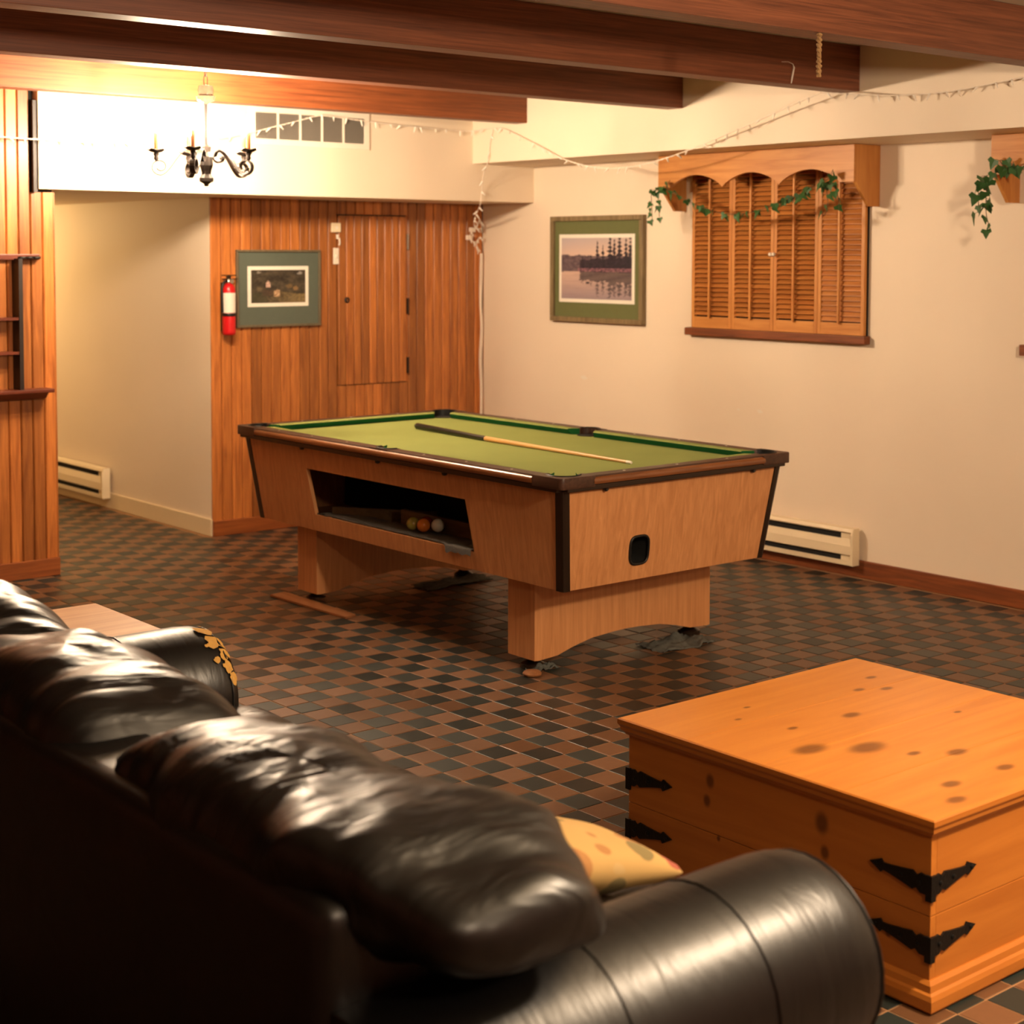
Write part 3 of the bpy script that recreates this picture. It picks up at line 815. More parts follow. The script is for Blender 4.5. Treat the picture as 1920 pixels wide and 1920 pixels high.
def valance(y0, y1, label):
    t = thing('window_valance', (-0.1, (y0 + y1) / 2, 1.865), label, 'valance', 'scalloped pine valances')
    zt, D = 2.1665, 0.205
    W = y0 - y1; fl = 0.085; aw = (W - 2 * fl) / 3
    zb = 1.984; rise = 0.070
    pts = [(y0, zt), (y0, zb + 0.004), (y0 - fl, zb + 0.004)]
    for k in range(3):
        for q in range(1, 17):
            u = q / 16
            yy = y0 - fl - aw * (k + u)
            h = math.sin(PI * u) ** 0.75 * rise
            pts.append((yy, zb + h if q < 16 else zb))
    pts += [(y1, zb), (y1, zt)]
    # front board as strip of quads to keep the concave scallops clean
    m = MB(); th_ = 0.018
    bot = pts[1:-1]
    n = len(bot)
    vs_ = [(-D, p[0], p[1]) for p in bot] + [(-D, p[0], zt) for p in bot] + [(-D + th_, p[0], p[1]) for p in bot] + [(-D + th_, p[0], zt) for p in bot]
    fs = []
    for i in range(n - 1):
        fs += [(i, i + 1, n + i + 1, n + i), (2 * n + i, 3 * n + i, 3 * n + i + 1, 2 * n + i + 1), (i, 2 * n + i, 2 * n + i + 1, i + 1), (n + i, n + i + 1, 3 * n + i + 1, 3 * n + i)]
    fs += [(0, n, 3 * n, 2 * n), (n - 1, 3 * n - 1, 4 * n - 1, 2 * n - 1)]
    m.add(vs_, fs).build('scalloped_front', M['pine_y'], t)
    for yy in (y0 - th_, y1):
        MB().prism([(-D + th_, zt), (-D + th_, zb), (-0.085, 1.866), (-0.0005, 1.866), (-0.0005, zt)], 'y', yy, yy + th_).build('side_bracket', M['pine_z'], t)
    MB().box(-D + th_, -0.0005, y1 + th_, y0 - th_, zt - 0.014, zt).build('top_board', M['pine_y'], t)
    return t
valance(-1.812, -3.157, 'scalloped pine valance box above the louvred shutters, draped with ivy')
valance(-3.925, -5.270, 'second pine valance cut off at the right edge')

# electric baseboard heaters
def heater(name, axis, wall, a0, a1, label, z0=0.052, dz=0.19):
    """axis 'x': on plane x=wall facing -x, a along y"""
    ctr = (wall, (a0 + a1) / 2, z0)
    t = thing(name, ctr, label, 'heater', 'electric baseboard heaters')
    def pr(poly, a, b_, nm, mt, bv=0.0):
        return MB().prism([(a, b_) for a, b_ in poly], 'y', a_lo(a), b_) if False else None
    lo, hi = min(a0, a1), max(a0, a1)
    e = 0.085
    W = lambda p: [(wall - d, z0 + z) for d, z in p]
    MB().prism(W([(0.017, 0), (0.022, 0), (0.022, dz), (0.017, dz)]), 'y', lo + 0.003, hi - 0.003).build('back_plate', M['cream'], t)
    MB().prism(W([(0.022, 0.02), (0.050, 0.02), (0.050, dz - 0.03), (0.022, dz - 0.03)]), 'y', lo + e, hi - e).build('element_cavity', M['void'], t)
    MB().prism(W([(0.0175, dz - 0.016), (0.060, dz - 0.022), (0.066, dz - 0.016), (0.058, dz), (0.0175, dz + 0.002)]), 'y', lo + 0.003, hi - 0.003).build('top_cap', M['cream'], t)
    MB().prism(W([(0.054, 0.048), (0.068, 0.054), (0.068, 0.098), (0.058, dz - 0.052), (0.054, dz - 0.052)]), 'y', lo + 0.012, hi - 0.012).build('front_panel', M['cream'], t)
    MB().prism(W([(0.022, 0.0), (0.064, 0.0), (0.066, 0.024), (0.060, 0.024), (0.058, 0.006), (0.022, 0.006)]), 'y', lo + 0.003, hi - 0.003).build('bottom_lip', M['cream'], t)
    for (p, q) in ((lo + 0.012, lo + e), (hi - e, hi - 0.012)):
        MB().prism(W([(0.022, 0.008), (0.055, 0.008), (0.055, dz - 0.02), (0.022, dz - 0.02)]), 'y', p, q).build('end_section', M['cream'], t)
    for (p, q) in ((lo, lo + 0.014), (hi - 0.014, hi)):
        MB().prism(W([(0.0175, 0), (0.068, 0.0), (0.071, 0.02), (0.071, dz - 0.03), (0.062, dz + 0.003), (0.0175, dz + 0.004)]), 'y', p, q).build('end_cap', M['cream'], t)
    return t
heater('baseboard_heater', 'x', 0.0, -3.075, -1.20, 'cream electric baseboard heater behind the pool table on the right wall', 0.062, 0.185)
heater('baseboard_heater', 'x', XHALL + 0.002, 1.30, 2.95, 'cream electric baseboard heater low on the hallway wall', 0.066, 0.19)

# scuffs on wall
for (yy, zz, a, b_) in ((-0.984, 0.883, 0.040, 0.012), (-2.236, 0.786, 0.012, 0.006), (-2.389, 0.787, 0.026, 0.010)):
    pts = [(yy + a * math.cos(q * PI / 6) * (0.7 + 0.3 * math.sin(q * 2.1)), zz + b_ * math.sin(q * PI / 6)) for q in range(12)]
    MB().prism(pts, 'x', -0.0012, -0.0003).build('paint_scuff', M['white'], wr)

# ------------------------------------------------------------------ fairy light string
def catmull(pts, n=10):
    P = [Vector(p) for p in pts]; P = [P[0] * 2 - P[1]] + P + [P[-1] * 2 - P[-2]]
    out = []
    for i in range(1, len(P) - 2):
        for k in range(n):
            t = k / n
            a, b_, c, d = P[i - 1], P[i], P[i + 1], P[i + 2]
            out.append(0.5 * ((2 * b_) + (c - a) * t + (2 * a - 5 * b_ + 4 * c - d) * t * t + (3 * b_ - a - 3 * c + d) * t ** 3))
    out.append(P[-2]); return out
bulb_src = {}
def strand(t, pts, r=0.0032, step=0.088, twist=True, bulbs=True, seed=1, n=10):
    rnd = random.Random(seed)
    path = catmull(pts, n)
    for s in ((0, 1) if twist else (0,)):
        L_ = 0; q = []
        for i, p in enumerate(path):
            if i: L_ += (p - path[i - 1]).length
            ph = L_ * 95 + s * PI
            off = Vector((0.45 * math.cos(ph), 0.6 * math.cos(ph + 1), math.sin(ph))) * (r * 0.8 if twist else 0)
            q.append(p + off)
        MB().tube(q, r if not twist else r * 0.72, 6).build('cord', M['cord'], t, smooth=True)
    if not bulbs: return
    acc = 0; nxt = step * 0.4
    for i in range(1, len(path)):
        acc += (path[i] - path[i - 1]).length
        if acc >= nxt:
            nxt += step * rnd.uniform(0.75, 1.25)
            if 'b' not in bulb_src:
                b_ = MB().lathe([(0.0040, 0.002), (0.0052, -0.002), (0.0052, -0.014), (0.0036, -0.015), (0.0036, -0.026), (0.0012, -0.034)], (0, 0, 0), 8).build('mini_bulb', M['minibulb'], None, smooth=True, origin=(0, 0, 0))
                bulb_src['b'] = b_
                b_.parent = t; b_.location = path[i] - parent_origin(t); o = b_
            else:
                o = inst(bulb_src['b'], path[i], t)
            o.rotation_euler = (rnd.uniform(-0.9, 0.9), rnd.uniform(-0.9, 0.9), rnd.uniform(0, 6.28))

fs1 = thing('string_lights', (-0.51, -0.60, 1.9), 'unlit white mini string lights swagged along bulkheads, beam and corner', 'string lights')
strand(fs1, [(-3.60, -0.56, 2.195), (-3.25, -0.545, 2.185), (-2.7, -0.54, 2.19), (-2.2, -0.548, 2.24), (-1.85, -0.548, 2.325), (-1.60, -0.548, 2.392), (-1.545, -0.548, 2.394), (-1.25, -0.548, 2.376), (-0.9, -0.548, 2.362), (-0.55, -0.548, 2.358), (-0.502, -0.66, 2.368), (-0.50, -0.76, 2.366)], seed=3)
strand(fs1, [(-0.50, -0.76, 2.366), (-0.502, -0.85, 2.352), (-0.505, -1.10, 2.26), (-0.51, -1.38, 2.155), (-0.515, -1.66, 2.098), (-0.515, -1.95, 2.095), (-0.52, -2.3, 2.15), (-0.535, -2.7, 2.245), (-0.57, -3.05, 2.33), (-0.60, -3.27, 2.378)], seed=5)
strand(fs1, [(-0.60, -3.27, 2.378), (-0.57, -3.40, 2.365), (-0.52, -3.62, 2.345), (-0.51, -3.9, 2.34), (-0.51, -4.2, 2.365), (-0.55, -4.42, 2.378)], seed=9)
strand(fs1, [(-0.495, -0.722, 2.361), (-0.495, -0.687, 2.278), (-0.495, -0.678, 2.184), (-0.47, -0.600, 2.10), (-0.434, -0.535, 2.0), (-0.440, -0.53, 1.925), (-0.329, -0.35, 1.87), (-0.165, -0.12, 1.815), (-0.09, -0.05, 1.80)], seed=11, step=0.10)
strand(fs1, [(-0.09, -0.05, 1.80), (-0.062, -0.05, 1.846), (-0.05, -0.05, 1.79), (-0.120, -0.05, 1.784), (-0.149, -0.06, 1.732), (-0.11, -0.06, 1.70), (-0.061, -0.05, 1.733), (-0.09, -0.05, 1.682), (-0.05, -0.04, 1.64)], seed=13, step=0.035)
cable = thing('extension_cable', (-0.03, -0.03, 0.1), 'white flat cable running down the corner below the string lights', 'cable')
cp = [(-0.030, -0.03, 1.63), (-0.026, -0.022, 1.45), (-0.032, -0.024, 1.30), (-0.020, -0.020, 1.15), (-0.028, -0.022, 0.95), (-0.022, -0.020, 0.75), (-0.026, -0.022, 0.5), (-0.024, -0.022, 0.14)]
strand(cable, cp, r=0.0055, bulbs=False, twist=False)
strand(cable, [(p[0] - 0.010 - 0.003 * math.sin(i * 2.0), p[1], p[2]) for i, p in enumerate(cp)], r=0.0045, bulbs=False, twist=False)
pl = MB().box(-0.165, -0.120, -0.052, -0.030, 1.715, 1.745).box(-0.135, -0.095, -0.050, -0.026, 1.765, 1.795)
pl.build('plug', M['cord'], cable, bevel=0.004)

# ------------------------------------------------------------------ ivy
leaf_src = {}
def ivy_leaf(t, p, size, rot):
    if 'l' not in leaf_src:
        o2 = [(0, 0), (0.42, -0.10), (0.55, 0.25), (0.30, 0.42), (0.22, 0.62), (0, 1.0), (-0.22, 0.62), (-0.30, 0.42), (-0.55, 0.25), (-0.42, -0.10)]
        vs_ = [(x, 0.10 * abs(x) * 2 - 0.08 * y * y, y) for x, y in o2] + [(0, 0.0, 0.4)] + [(x, 0.10 * abs(x) * 2 - 0.08 * y * y + 0.03, y) for x, y in o2] + [(0, 0.03, 0.4)]
        fs = [(i, (i + 1) % 10, 10) for i in range(10)] + [(11 + (i + 1) % 10, 11 + i, 21) for i in range(10)] + [(i, 11 + i, 11 + (i + 1) % 10, (i + 1) % 10) for i in range(10)]
        me = bpy.data.meshes.new('leaf'); me.from_pydata(vs_, [], fs); me.materials.append(M['leaf'])
        leaf_src['l'] = me
    o = bpy.data.objects.new('leaf', leaf_src['l']); COL.objects.link(o)
    o.parent = t; o.location = Vector(p) - parent_origin(t); o.rotation_euler = rot; o.scale = (size, size, size)
def ivy(t, pts, step, size, seed, hang=False):
    rnd = random.Random(seed)
    path = catmull(pts, 8)
    MB().tube(path, 0.0018, 5).build('stem', M['stem'], t, smooth=True)
    acc = 0; nxt = step * 0.3
    for i in range(1, len(path)):
        acc += (path[i] - path[i - 1]).length
        if acc >= nxt:
            nxt += step * rnd.uniform(0.7, 1.3)
            s = size * rnd.uniform(0.75, 1.25)
            # leaves hang tip-down, faces turned roughly to the room (-x)
            rot = (PI + rnd.uniform(-0.7, 0.7), rnd.uniform(-0.5, 0.5), math.radians(-90) + rnd.uniform(-0.9, 0.9))
            off = Vector((rnd.uniform(-0.018, 0.002), rnd.uniform(-0.022, 0.022), rnd.uniform(-0.006, 0.012)))
            p = path[i] + off
            MB().tube([path[i], (path[i] + p) / 2 + Vector((0, 0, 0.003)), p], 0.0009, 4).build('leaf_stalk', M['stem'], t)
            ivy_leaf(t, p, s, rot)
iv = thing('ivy_garland', (-0.22, -2.5, 1.80), 'artificial ivy garland swagged across the louvred shutters', 'ivy')
xi = -0.232
ivy(iv, [(xi, -1.93, 2.03), (xi, -1.90, 1.985), (xi, -1.96, 1.96), (xi, -2.05, 1.92), (xi, -2.20, 1.87), (xi, -2.36, 1.838), (xi, -2.52, 1.845), (xi, -2.70, 1.885), (xi, -2.84, 1.93), (xi, -2.97, 1.975), (xi, -3.03, 2.01), (xi, -3.05, 2.045)], 0.036, 0.040, 21)
ivy(iv, [(xi, -1.90, 1.99), (xi - 0.005, -1.80, 1.97), (xi - 0.005, -1.795, 1.90), (xi - 0.005, -1.80, 1.80)], 0.028, 0.036, 22)
ivy(iv, [(xi, -1.90, 1.99), (xi - 0.005, -1.845, 1.965), (xi - 0.005, -1.850, 1.90), (xi - 0.005, -1.855, 1.83)], 0.028, 0.036, 23)
ivy(iv, [(xi, -2.97, 1.985), (xi, -3.05, 1.97), (xi, -3.085, 1.91), (xi, -3.09, 1.85)], 0.030, 0.042, 24)
ivy(iv, [(xi, -2.98, 1.985), (xi, -3.015, 1.93), (xi, -3.02, 1.86), (xi, -3.0, 1.82)], 0.036, 0.042, 25)
ivy(iv, [(xi, -2.72, 1.90), (xi, -2.80, 1.90), (xi, -2.86, 1.93), (xi, -2.93, 1.975)], 0.030, 0.042, 26)
iv2 = thing('ivy_sprig', (-0.22, -4.0, 1.75), 'ivy sprig hanging from the valance at the right edge', 'ivy')
ivy(iv2, [(xi, -4.10, 1.99), (xi, -4.03, 2.01), (xi, -3.98, 2.00), (xi - 0.004, -3.935, 1.965), (xi - 0.006, -3.925, 1.88), (xi - 0.006, -3.93, 1.80), (xi - 0.006, -3.955, 1.73)], 0.030, 0.050, 31)
ivy(iv2, [(xi, -3.96, 1.995), (xi - 0.005, -3.90, 1.97), (xi - 0.006, -3.885, 1.91), (xi - 0.006, -3.888, 1.82)], 0.034, 0.050, 32)
ivy(iv2, [(xi, -4.02, 2.01), (xi - 0.002, -3.99, 2.05), (xi - 0.002, -4.05, 2.03), (xi - 0.002, -4.12, 2.0)], 0.034, 0.050, 33)

# ------------------------------------------------------------------ pool table
TX, TY = -1.982, -2.575
HX, HY = 0.635, 1.18
ZT = 0.806
pt = thing('pool_table', (TX, TY, 0.0), 'coin-style pool table with green felt and oak laminate cabinet', 'pool table')
def local_prism(name, poly, axis, a, b_, mat, **kw):
    return MB().prism(poly, axis, a, b_).build(name, mat, pt, **kw)
# bed
MB().box(TX - HX + 0.05, TX + HX - 0.05, TY - HY + 0.05, TY + HY - 0.05, 0.745, 0.776).build('felt_bed', M['felt'], pt)
rw = 0.070
# rail tops: six lengths between the pocket castings
cl = 0.17
M['railwood_x'] = wood('rail_laminate_x', lin(84, 56, 42), lin(48, 30, 22), 'x', 0.4, 1.0, 0.0, 12)
for s in (-1, 1):
    xo = TX + s * HX; xi_ = TX + s * (HX - rw)
    for (ya, yb) in ((TY - HY + cl - 0.005, TY - 0.062), (TY + 0.062, TY + HY - cl + 0.005)):
        MB().box(xo - s * 0.006, xi_, ya, yb, 0.768, ZT).build('rail', M['railwood'], pt, bevel=0.005)
    yo = TY + s * HY; yi = TY + s * (HY - rw)
    MB().box(TX - HX + cl - 0.005, TX + HX - cl + 0.005, yo - s * 0.006, yi, 0.768, ZT).build('rail', M['railwood_x'], pt, bevel=0.005)
    # casting around the side pocket
    arc = [(0.050 * math.cos(q * PI / 12), 0.066 - 0.050 * math.sin(q * PI / 12)) for q in range(13)]
    poly = [(-0.064, 0.004), (0.064, 0.004), (0.064, rw)] + [(0.050, rw)] + arc + [(-0.050, rw), (-0.064, rw)]
    MB().prism([(xo - s * v, TY + u) for u, v in poly], 'z', 0.768, ZT + 0.001).build('pocket_casting', M['railwood'], pt)
# outer trim strips and skirt
M['trim_x'] = wood('rail_trim_strip_x', lin(150, 92, 52), lin(96, 54, 28), 'x', 0.25, 1.0, 0.0, 16, coat=0.6)
for s in (-1, 1):
    xo = TX + s * HX
    prof = [(0.010, 0.772), (-0.001, 0.774), (-0.004, 0.783), (-0.003, 0.793), (0.004, 0.800), (0.010, 0.801)]
    MB().prism([(xo - s * d, z) for d, z in prof], 'y', TY - HY + cl, TY + HY - cl).build('rail_strip', M['trimstrip'], pt, smooth=True)
    MB().box(xo - s * 0.002, xo - s * 0.030, TY - HY + 0.03, TY + HY - 0.03, 0.752, 0.771).build('rail_skirt', M['darkmetal'], pt, bevel=0.003)
    yo = TY + s * HY
    MB().prism([(yo - s * d, z) for d, z in prof], 'x', TX - HX + cl - 0.01, TX + HX - cl + 0.01).build('rail_strip', M['trim_x'], pt, smooth=True)
    MB().box(TX - HX + 0.032, TX + HX - 0.032, yo - s * 0.002, yo - s * 0.030, 0.752, 0.771).build('rail_skirt', M['darkmetal'], pt, bevel=0.003)
# corner castings (L-shaped caps)
for sx in (-1, 1):
    for sy in (-1, 1):
        x = TX + sx * (HX + 0.002); y = TY + sy * (HY + 0.002)
        arc = [(0.090 + 0.060 * math.cos(math.radians(-17 - 236 * q / 18)), 0.090 + 0.060 * math.sin(math.radians(-17 - 236 * q / 18))) for q in range(19)]
        rd = [(0.022 - 0.022 * math.sin(math.radians(90 * q / 5)), 0.022 - 0.022 * math.cos(math.radians(90 * q / 5))) for q in range(6)]
        L_ = [(x - sx * u, y - sy * v) for u, v in list(reversed(rd)) + [(cl, 0.0), (cl, 0.073)] + arc + [(0.073, cl), (0.0, cl)]]
        MB().prism(L_, 'z', 0.764, ZT + 0.0015).build('corner_cap', M['railwood'], pt, bevel=0.004, smooth=True, seg=2)
# cushions with gaps for the pockets
def cushion(axis, s, a0, a1):
    """felt top strip, dark green undercut nose"""
    zt = ZT - 0.001; inset = 0.035; wd = 0.046
    prof = [(0.0, 0.777), (0.030, 0.777), (wd - 0.002, 0.797), (wd, 0.801), (wd - 0.003, zt - 0.001), (wd - 0.008, zt), (0.0, zt)]
    n = len(prof)
    def pts(sg, t):
        out = []
        for (d, z) in prof:
            k_ = t + sg * inset * d / wd
            out.append((TX + s * (HX - rw - d), k_, z) if axis == 'y' else (k_, TY + s * (HY - rw - d), z))
        return out
    vs_ = pts(1, a0) + pts(-1, a1)
    fs = [tuple(range(n)), tuple(range(2 * n - 1, n - 1, -1))] + [(i, (i + 1) % n, n + (i + 1) % n, n + i) for i in range(n)]
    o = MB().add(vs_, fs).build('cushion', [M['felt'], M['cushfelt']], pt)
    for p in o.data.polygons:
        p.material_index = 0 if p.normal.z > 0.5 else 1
pc = 0.085
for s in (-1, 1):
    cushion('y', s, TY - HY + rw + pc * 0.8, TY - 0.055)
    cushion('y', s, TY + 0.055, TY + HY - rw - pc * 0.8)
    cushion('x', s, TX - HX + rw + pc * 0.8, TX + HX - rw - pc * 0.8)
# pockets
def pocket(cx, cy, r, a0, a1):
    m = MB(); n = 22
    vs_ = []; fs = []
    for q in range(n + 1):
        a = a0 + (a1 - a0) * q / n
        for (rr, z) in ((r, 0.777), (r, ZT + 0.003), (r + 0.008, ZT + 0.005), (r + 0.012, ZT + 0.001), (r + 0.012, 0.777)):
            vs_.append((cx + rr * math.cos(a), cy + rr * math.sin(a), z))
    for q in range(n):
        for k in range(4): fs.append((q * 5 + k, (q + 1) * 5 + k, (q + 1) * 5 + k + 1, q * 5 + k + 1))
    m.add(vs_, fs)
    po = m.build('pocket', M['black'], pt, smooth=True)
    MB().lathe([(r + 0.002, 0.7765), (r + 0.002, 0.7785)], (cx, cy, 0), 24).build('pocket_hole', M['void'], po)
for sx in (-1, 1):
    for sy in (-1, 1):
        a = math.atan2(sy, sx)
        pocket(TX + sx * (HX - 0.088), TY + sy * (HY - 0.088), 0.056, a - 1.75, a + 1.75)
    a = 0 if sx > 0 else PI
    pocket(TX + sx * (HX - 0.066), TY, 0.050, a - 1.5, a + 1.5)
# sights
sg = None
for s in (-1, 1):
    for k in range(8):
        if k == 4: continue
        pass
    ys_ = [TY + HY * f for f in (-0.72, -0.48, -0.24, 0.24, 0.48, 0.72)]
    for yy in ys_:
        MB().lathe([(0.0055, ZT - 0.001), (0.0055, ZT + 0.0008)], (TX + s * (HX - 0.036), yy, 0), 8).build('sight', M['white'], pt)
    for f in (-0.45, 0, 0.45):
        MB().lathe([(0.0055, ZT - 0.001), (0.0055, ZT + 0.0008)], (TX + HX * f, TY + s * (HY - 0.036), 0), 8).build('sight', M['white'], pt)
# cabinet: slanted panels
CT, CB = (0.603, 1.150), (0.553, 1.100)
ZCT, ZCB = 0.756, 0.366
def lerp(a, b_, t): return a + (b_ - a) * t
def cab_half(z):
    t = (z - ZCB) / (ZCT - ZCB)
    return lerp(CB[0], CT[0], t), lerp(CB[1], CT[1], t)
def ring_panel(name, fn, outer, inner, thick, mat):
    """fn(a,z,depth)->point; outer rect (a0,a1,z0,z1); inner polygon or None"""
    a0, a1, z0, z1 = outer
    if inner is None:
        P = [(a0, z0), (a1, z0), (a1, z1), (a0, z1)]
        vs_ = [fn(a, z, 0) for a, z in P] + [fn(a, z, thick) for a, z in P]
        return MB().add(vs_, [(0, 1, 2, 3), (7, 6, 5, 4)] + [(i, (i + 1) % 4, 4 + (i + 1) % 4, 4 + i) for i in range(4)]).build(name, mat, pt)
    ca = sum(p[0] for p in inner) / len(inner); cz = sum(p[1] for p in inner) / len(inner)
    n = len(inner); out = []
    for (a, z) in inner:
        da, dz_ = a - ca, z - cz
        ks = []
        if da > 1e-9: ks.append((a1 - ca) / da)
        if da < -1e-9: ks.append((a0 - ca) / da)
        if dz_ > 1e-9: ks.append((z1 - cz) / dz_)
        if dz_ < -1e-9: ks.append((z0 - cz) / dz_)
        k_ = min(ks); out.append((ca + da * k_, cz + dz_ * k_))
    vs_ = [fn(a, z, 0) for a, z in inner] + [fn(a, z, 0) for a, z in out] + [fn(a, z, thick) for a, z in inner] + [fn(a, z, thick) for a, z in out]
    fs = []
    corners = {}
    for i in range(n):
        j = (i + 1) % n
        fs += [(i, j, n + j, n + i), (2 * n + i, 3 * n + i, 3 * n + j, 2 * n + j), (i, 2 * n + i, 2 * n + j, j), (n + i, n + j, 3 * n + j, 3 * n + i)]
        # corner fill when the outer points lie on different sides
        pa, pb = out[i], out[j]
        def side(p):
            s = set()
            if abs(p[0] - a0) < 1e-7: s.add('l')
            if abs(p[0] - a1) < 1e-7: s.add('r')
            if abs(p[1] - z0) < 1e-7: s.add('b')
            if abs(p[1] - z1) < 1e-7: s.add('t')
            return s
        if not (side(pa) & side(pb)):
            q = None
            for cpt in ((a0, z0), (a1, z0), (a1, z1), (a0, z1)):
                sc = side(cpt)
                if sc & side(pa) and sc & side(pb): q = cpt
            if q:
                m0 = len(vs_); vs_ += [fn(q[0], q[1], 0), fn(q[0], q[1], thick)]
                fs += [(n + i, n + j, m0), (3 * n + j, 3 * n + i, m0 + 1)]
    return MB().add(vs_, fs).build(name, mat, pt)
def dens(poly, k):
    out = []
    for i in range(len(poly)):
        a, b_ = poly[i], poly[(i + 1) % len(poly)]
        for q in range(k): out.append((lerp(a[0], b_[0], q / k), lerp(a[1], b_[1], q / k)))
    return out
def side_fn(s):
    def f(a, z, d):
        hx, hy = cab_half(z)
        return (TX + s * (hx - d), TY + a * hy, z)     # a in -1..1
    return f
def end_fn(s):
    def f(a, z, d):
        hx, hy = cab_half(z)
        return (TX + a * hx, TY + s * (hy - d), z)
    return f
opening = [((-1.945 - TY) / 1.13, 0.652), ((-3.118 - TY) / 1.13, 0.652), ((-3.150 - TY) / 1.115, 0.440), ((-1.975 - TY) / 1.115, 0.440)]
ring_panel('side_panel', side_fn(-1), (-0.97, 0.97, ZCB, ZCT), dens(opening, 6), 0.018, M['lam'])
ring_panel('side_panel', side_fn(1), (-0.97, 0.97, ZCB, ZCT), None, 0.018, M['lam'])
rr_ = []
hc = (-2.160 - TX, 0.4835)
for q in range(28):
    a = 2 * PI * q / 28
    cs, sn = math.cos(a), math.sin(a)
    rr_.append(((hc[0] + 0.050 * abs(cs) ** 0.55 * (1 if cs > 0 else -1)) / 0.57, hc[1] + 0.056 * abs(sn) ** 0.55 * (1 if sn > 0 else -1)))
ring_panel('end_panel', end_fn(-1), (-0.945, 0.945, ZCB, ZCT), rr_, 0.018, M['lam'])
ring_panel('end_panel', end_fn(1), (-0.945, 0.945, ZCB, ZCT), None, 0.018, M['lam'])
# ball return: rim and cup
ef = end_fn(-1)
MB().tube([ef(a, z, -0.002) for a, z in rr_] + [ef(rr_[0][0], rr_[0][1], -0.002)], 0.0055, 8, cap=False).build('ball_return_rim', M['black'], pt, smooth=True)
cupv = [ef(a, z, 0.004) for a, z in rr_] + [ef(lerp(hc[0] / 0.57, a, 0.8), lerp(hc[1], z, 0.85), 0.09) for a, z in rr_]
nn = len(rr_)
MB().add(cupv, [(i, (i + 1) % nn, nn + (i + 1) % nn, nn + i) for i in range(nn)] + [tuple(nn + i for i in range(nn))]).build('ball_return_cup', M['void'], pt, smooth=True)
# corner posts
for sx in (-1, 1):
    for sy in (-1, 1):
        rows = []
        for z in (ZCB - 0.002, ZCT):
            hx, hy = cab_half(z)
            X = TX + sx * (hx + 0.004); Y = TY + sy * (hy + 0.004)
            rows.append([(X - sx * 0.034, Y, z), (X - sx * 0.012, Y, z), (X - sx * 0.003, Y - sy * 0.003, z), (X, Y - sy * 0.012, z), (X, Y - sy * 0.042, z), (X - sx * 0.034, Y - sy * 0.042, z)])
        n = 6
        MB().add(rows[0] + rows[1], [tuple(range(n)), tuple(range(2 * n - 1, n - 1, -1))] + [(i, (i + 1) % n, n + (i + 1) % n, n + i) for i in range(n)]).build('corner_post', M['darkmetal'], pt)
# inside of the cabinet: floor, ball tray, lining, far divider
MB().box(TX - 0.545, TX + 0.545, TY - 1.08, TY + 1.08, ZCB, ZCB + 0.018).build('cabinet_floor', M['lam'], pt)
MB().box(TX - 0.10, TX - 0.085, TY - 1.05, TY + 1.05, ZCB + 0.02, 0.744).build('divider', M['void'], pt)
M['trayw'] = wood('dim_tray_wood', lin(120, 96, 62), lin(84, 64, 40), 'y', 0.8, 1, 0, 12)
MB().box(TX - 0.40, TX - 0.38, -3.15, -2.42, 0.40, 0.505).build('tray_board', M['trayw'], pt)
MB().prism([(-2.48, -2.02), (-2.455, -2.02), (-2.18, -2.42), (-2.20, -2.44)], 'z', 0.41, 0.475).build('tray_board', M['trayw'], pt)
# grey carpet lining lying along the opening, drooping over its sill at one end
cm = MB(); vs_ = []; fs = []; NY_, NX_ = 70, 12
for i in range(NY_ + 1):
    y = lerp(-1.985, -3.135, i / NY_)
    dr = max(0.0, min(1.0, (-2.93 - y) / 0.05)) * (0.7 + 0.5 * noise.noise(Vector((y * 22, 3, 1))))
    for j in range(NX_ + 1):
        t = j / NX_
        nz = noise.noise(Vector((t * 4, y * 30, 0))) * 0.006
        if t < 0.62: x, z = lerp(TX - 0.40, TX - 0.556, t / 0.62), 0.441 + 0.010 * t + nz
        elif t < 0.80: x, z = lerp(TX - 0.556, TX - 0.556 - 0.020 * dr, (t - 0.62) / 0.18), 0.449 + nz
        else: x, z = TX - 0.556 - 0.020 * dr - 0.004 * dr * (t - 0.8) / 0.2, 0.449 + nz - (0.004 + 0.032 * dr) * (t - 0.8) / 0.2
        vs_.append((x, y, z))
for i in range(NY_):
    for j in range(NX_):
        n0 = i * (NX_ + 1) + j; fs.append((n0, n0 + 1, n0 + NX_ + 2, n0 + NX_ + 1))
cm.add(vs_, fs).build('carpet_lining', M['grey'], pt, smooth=True)
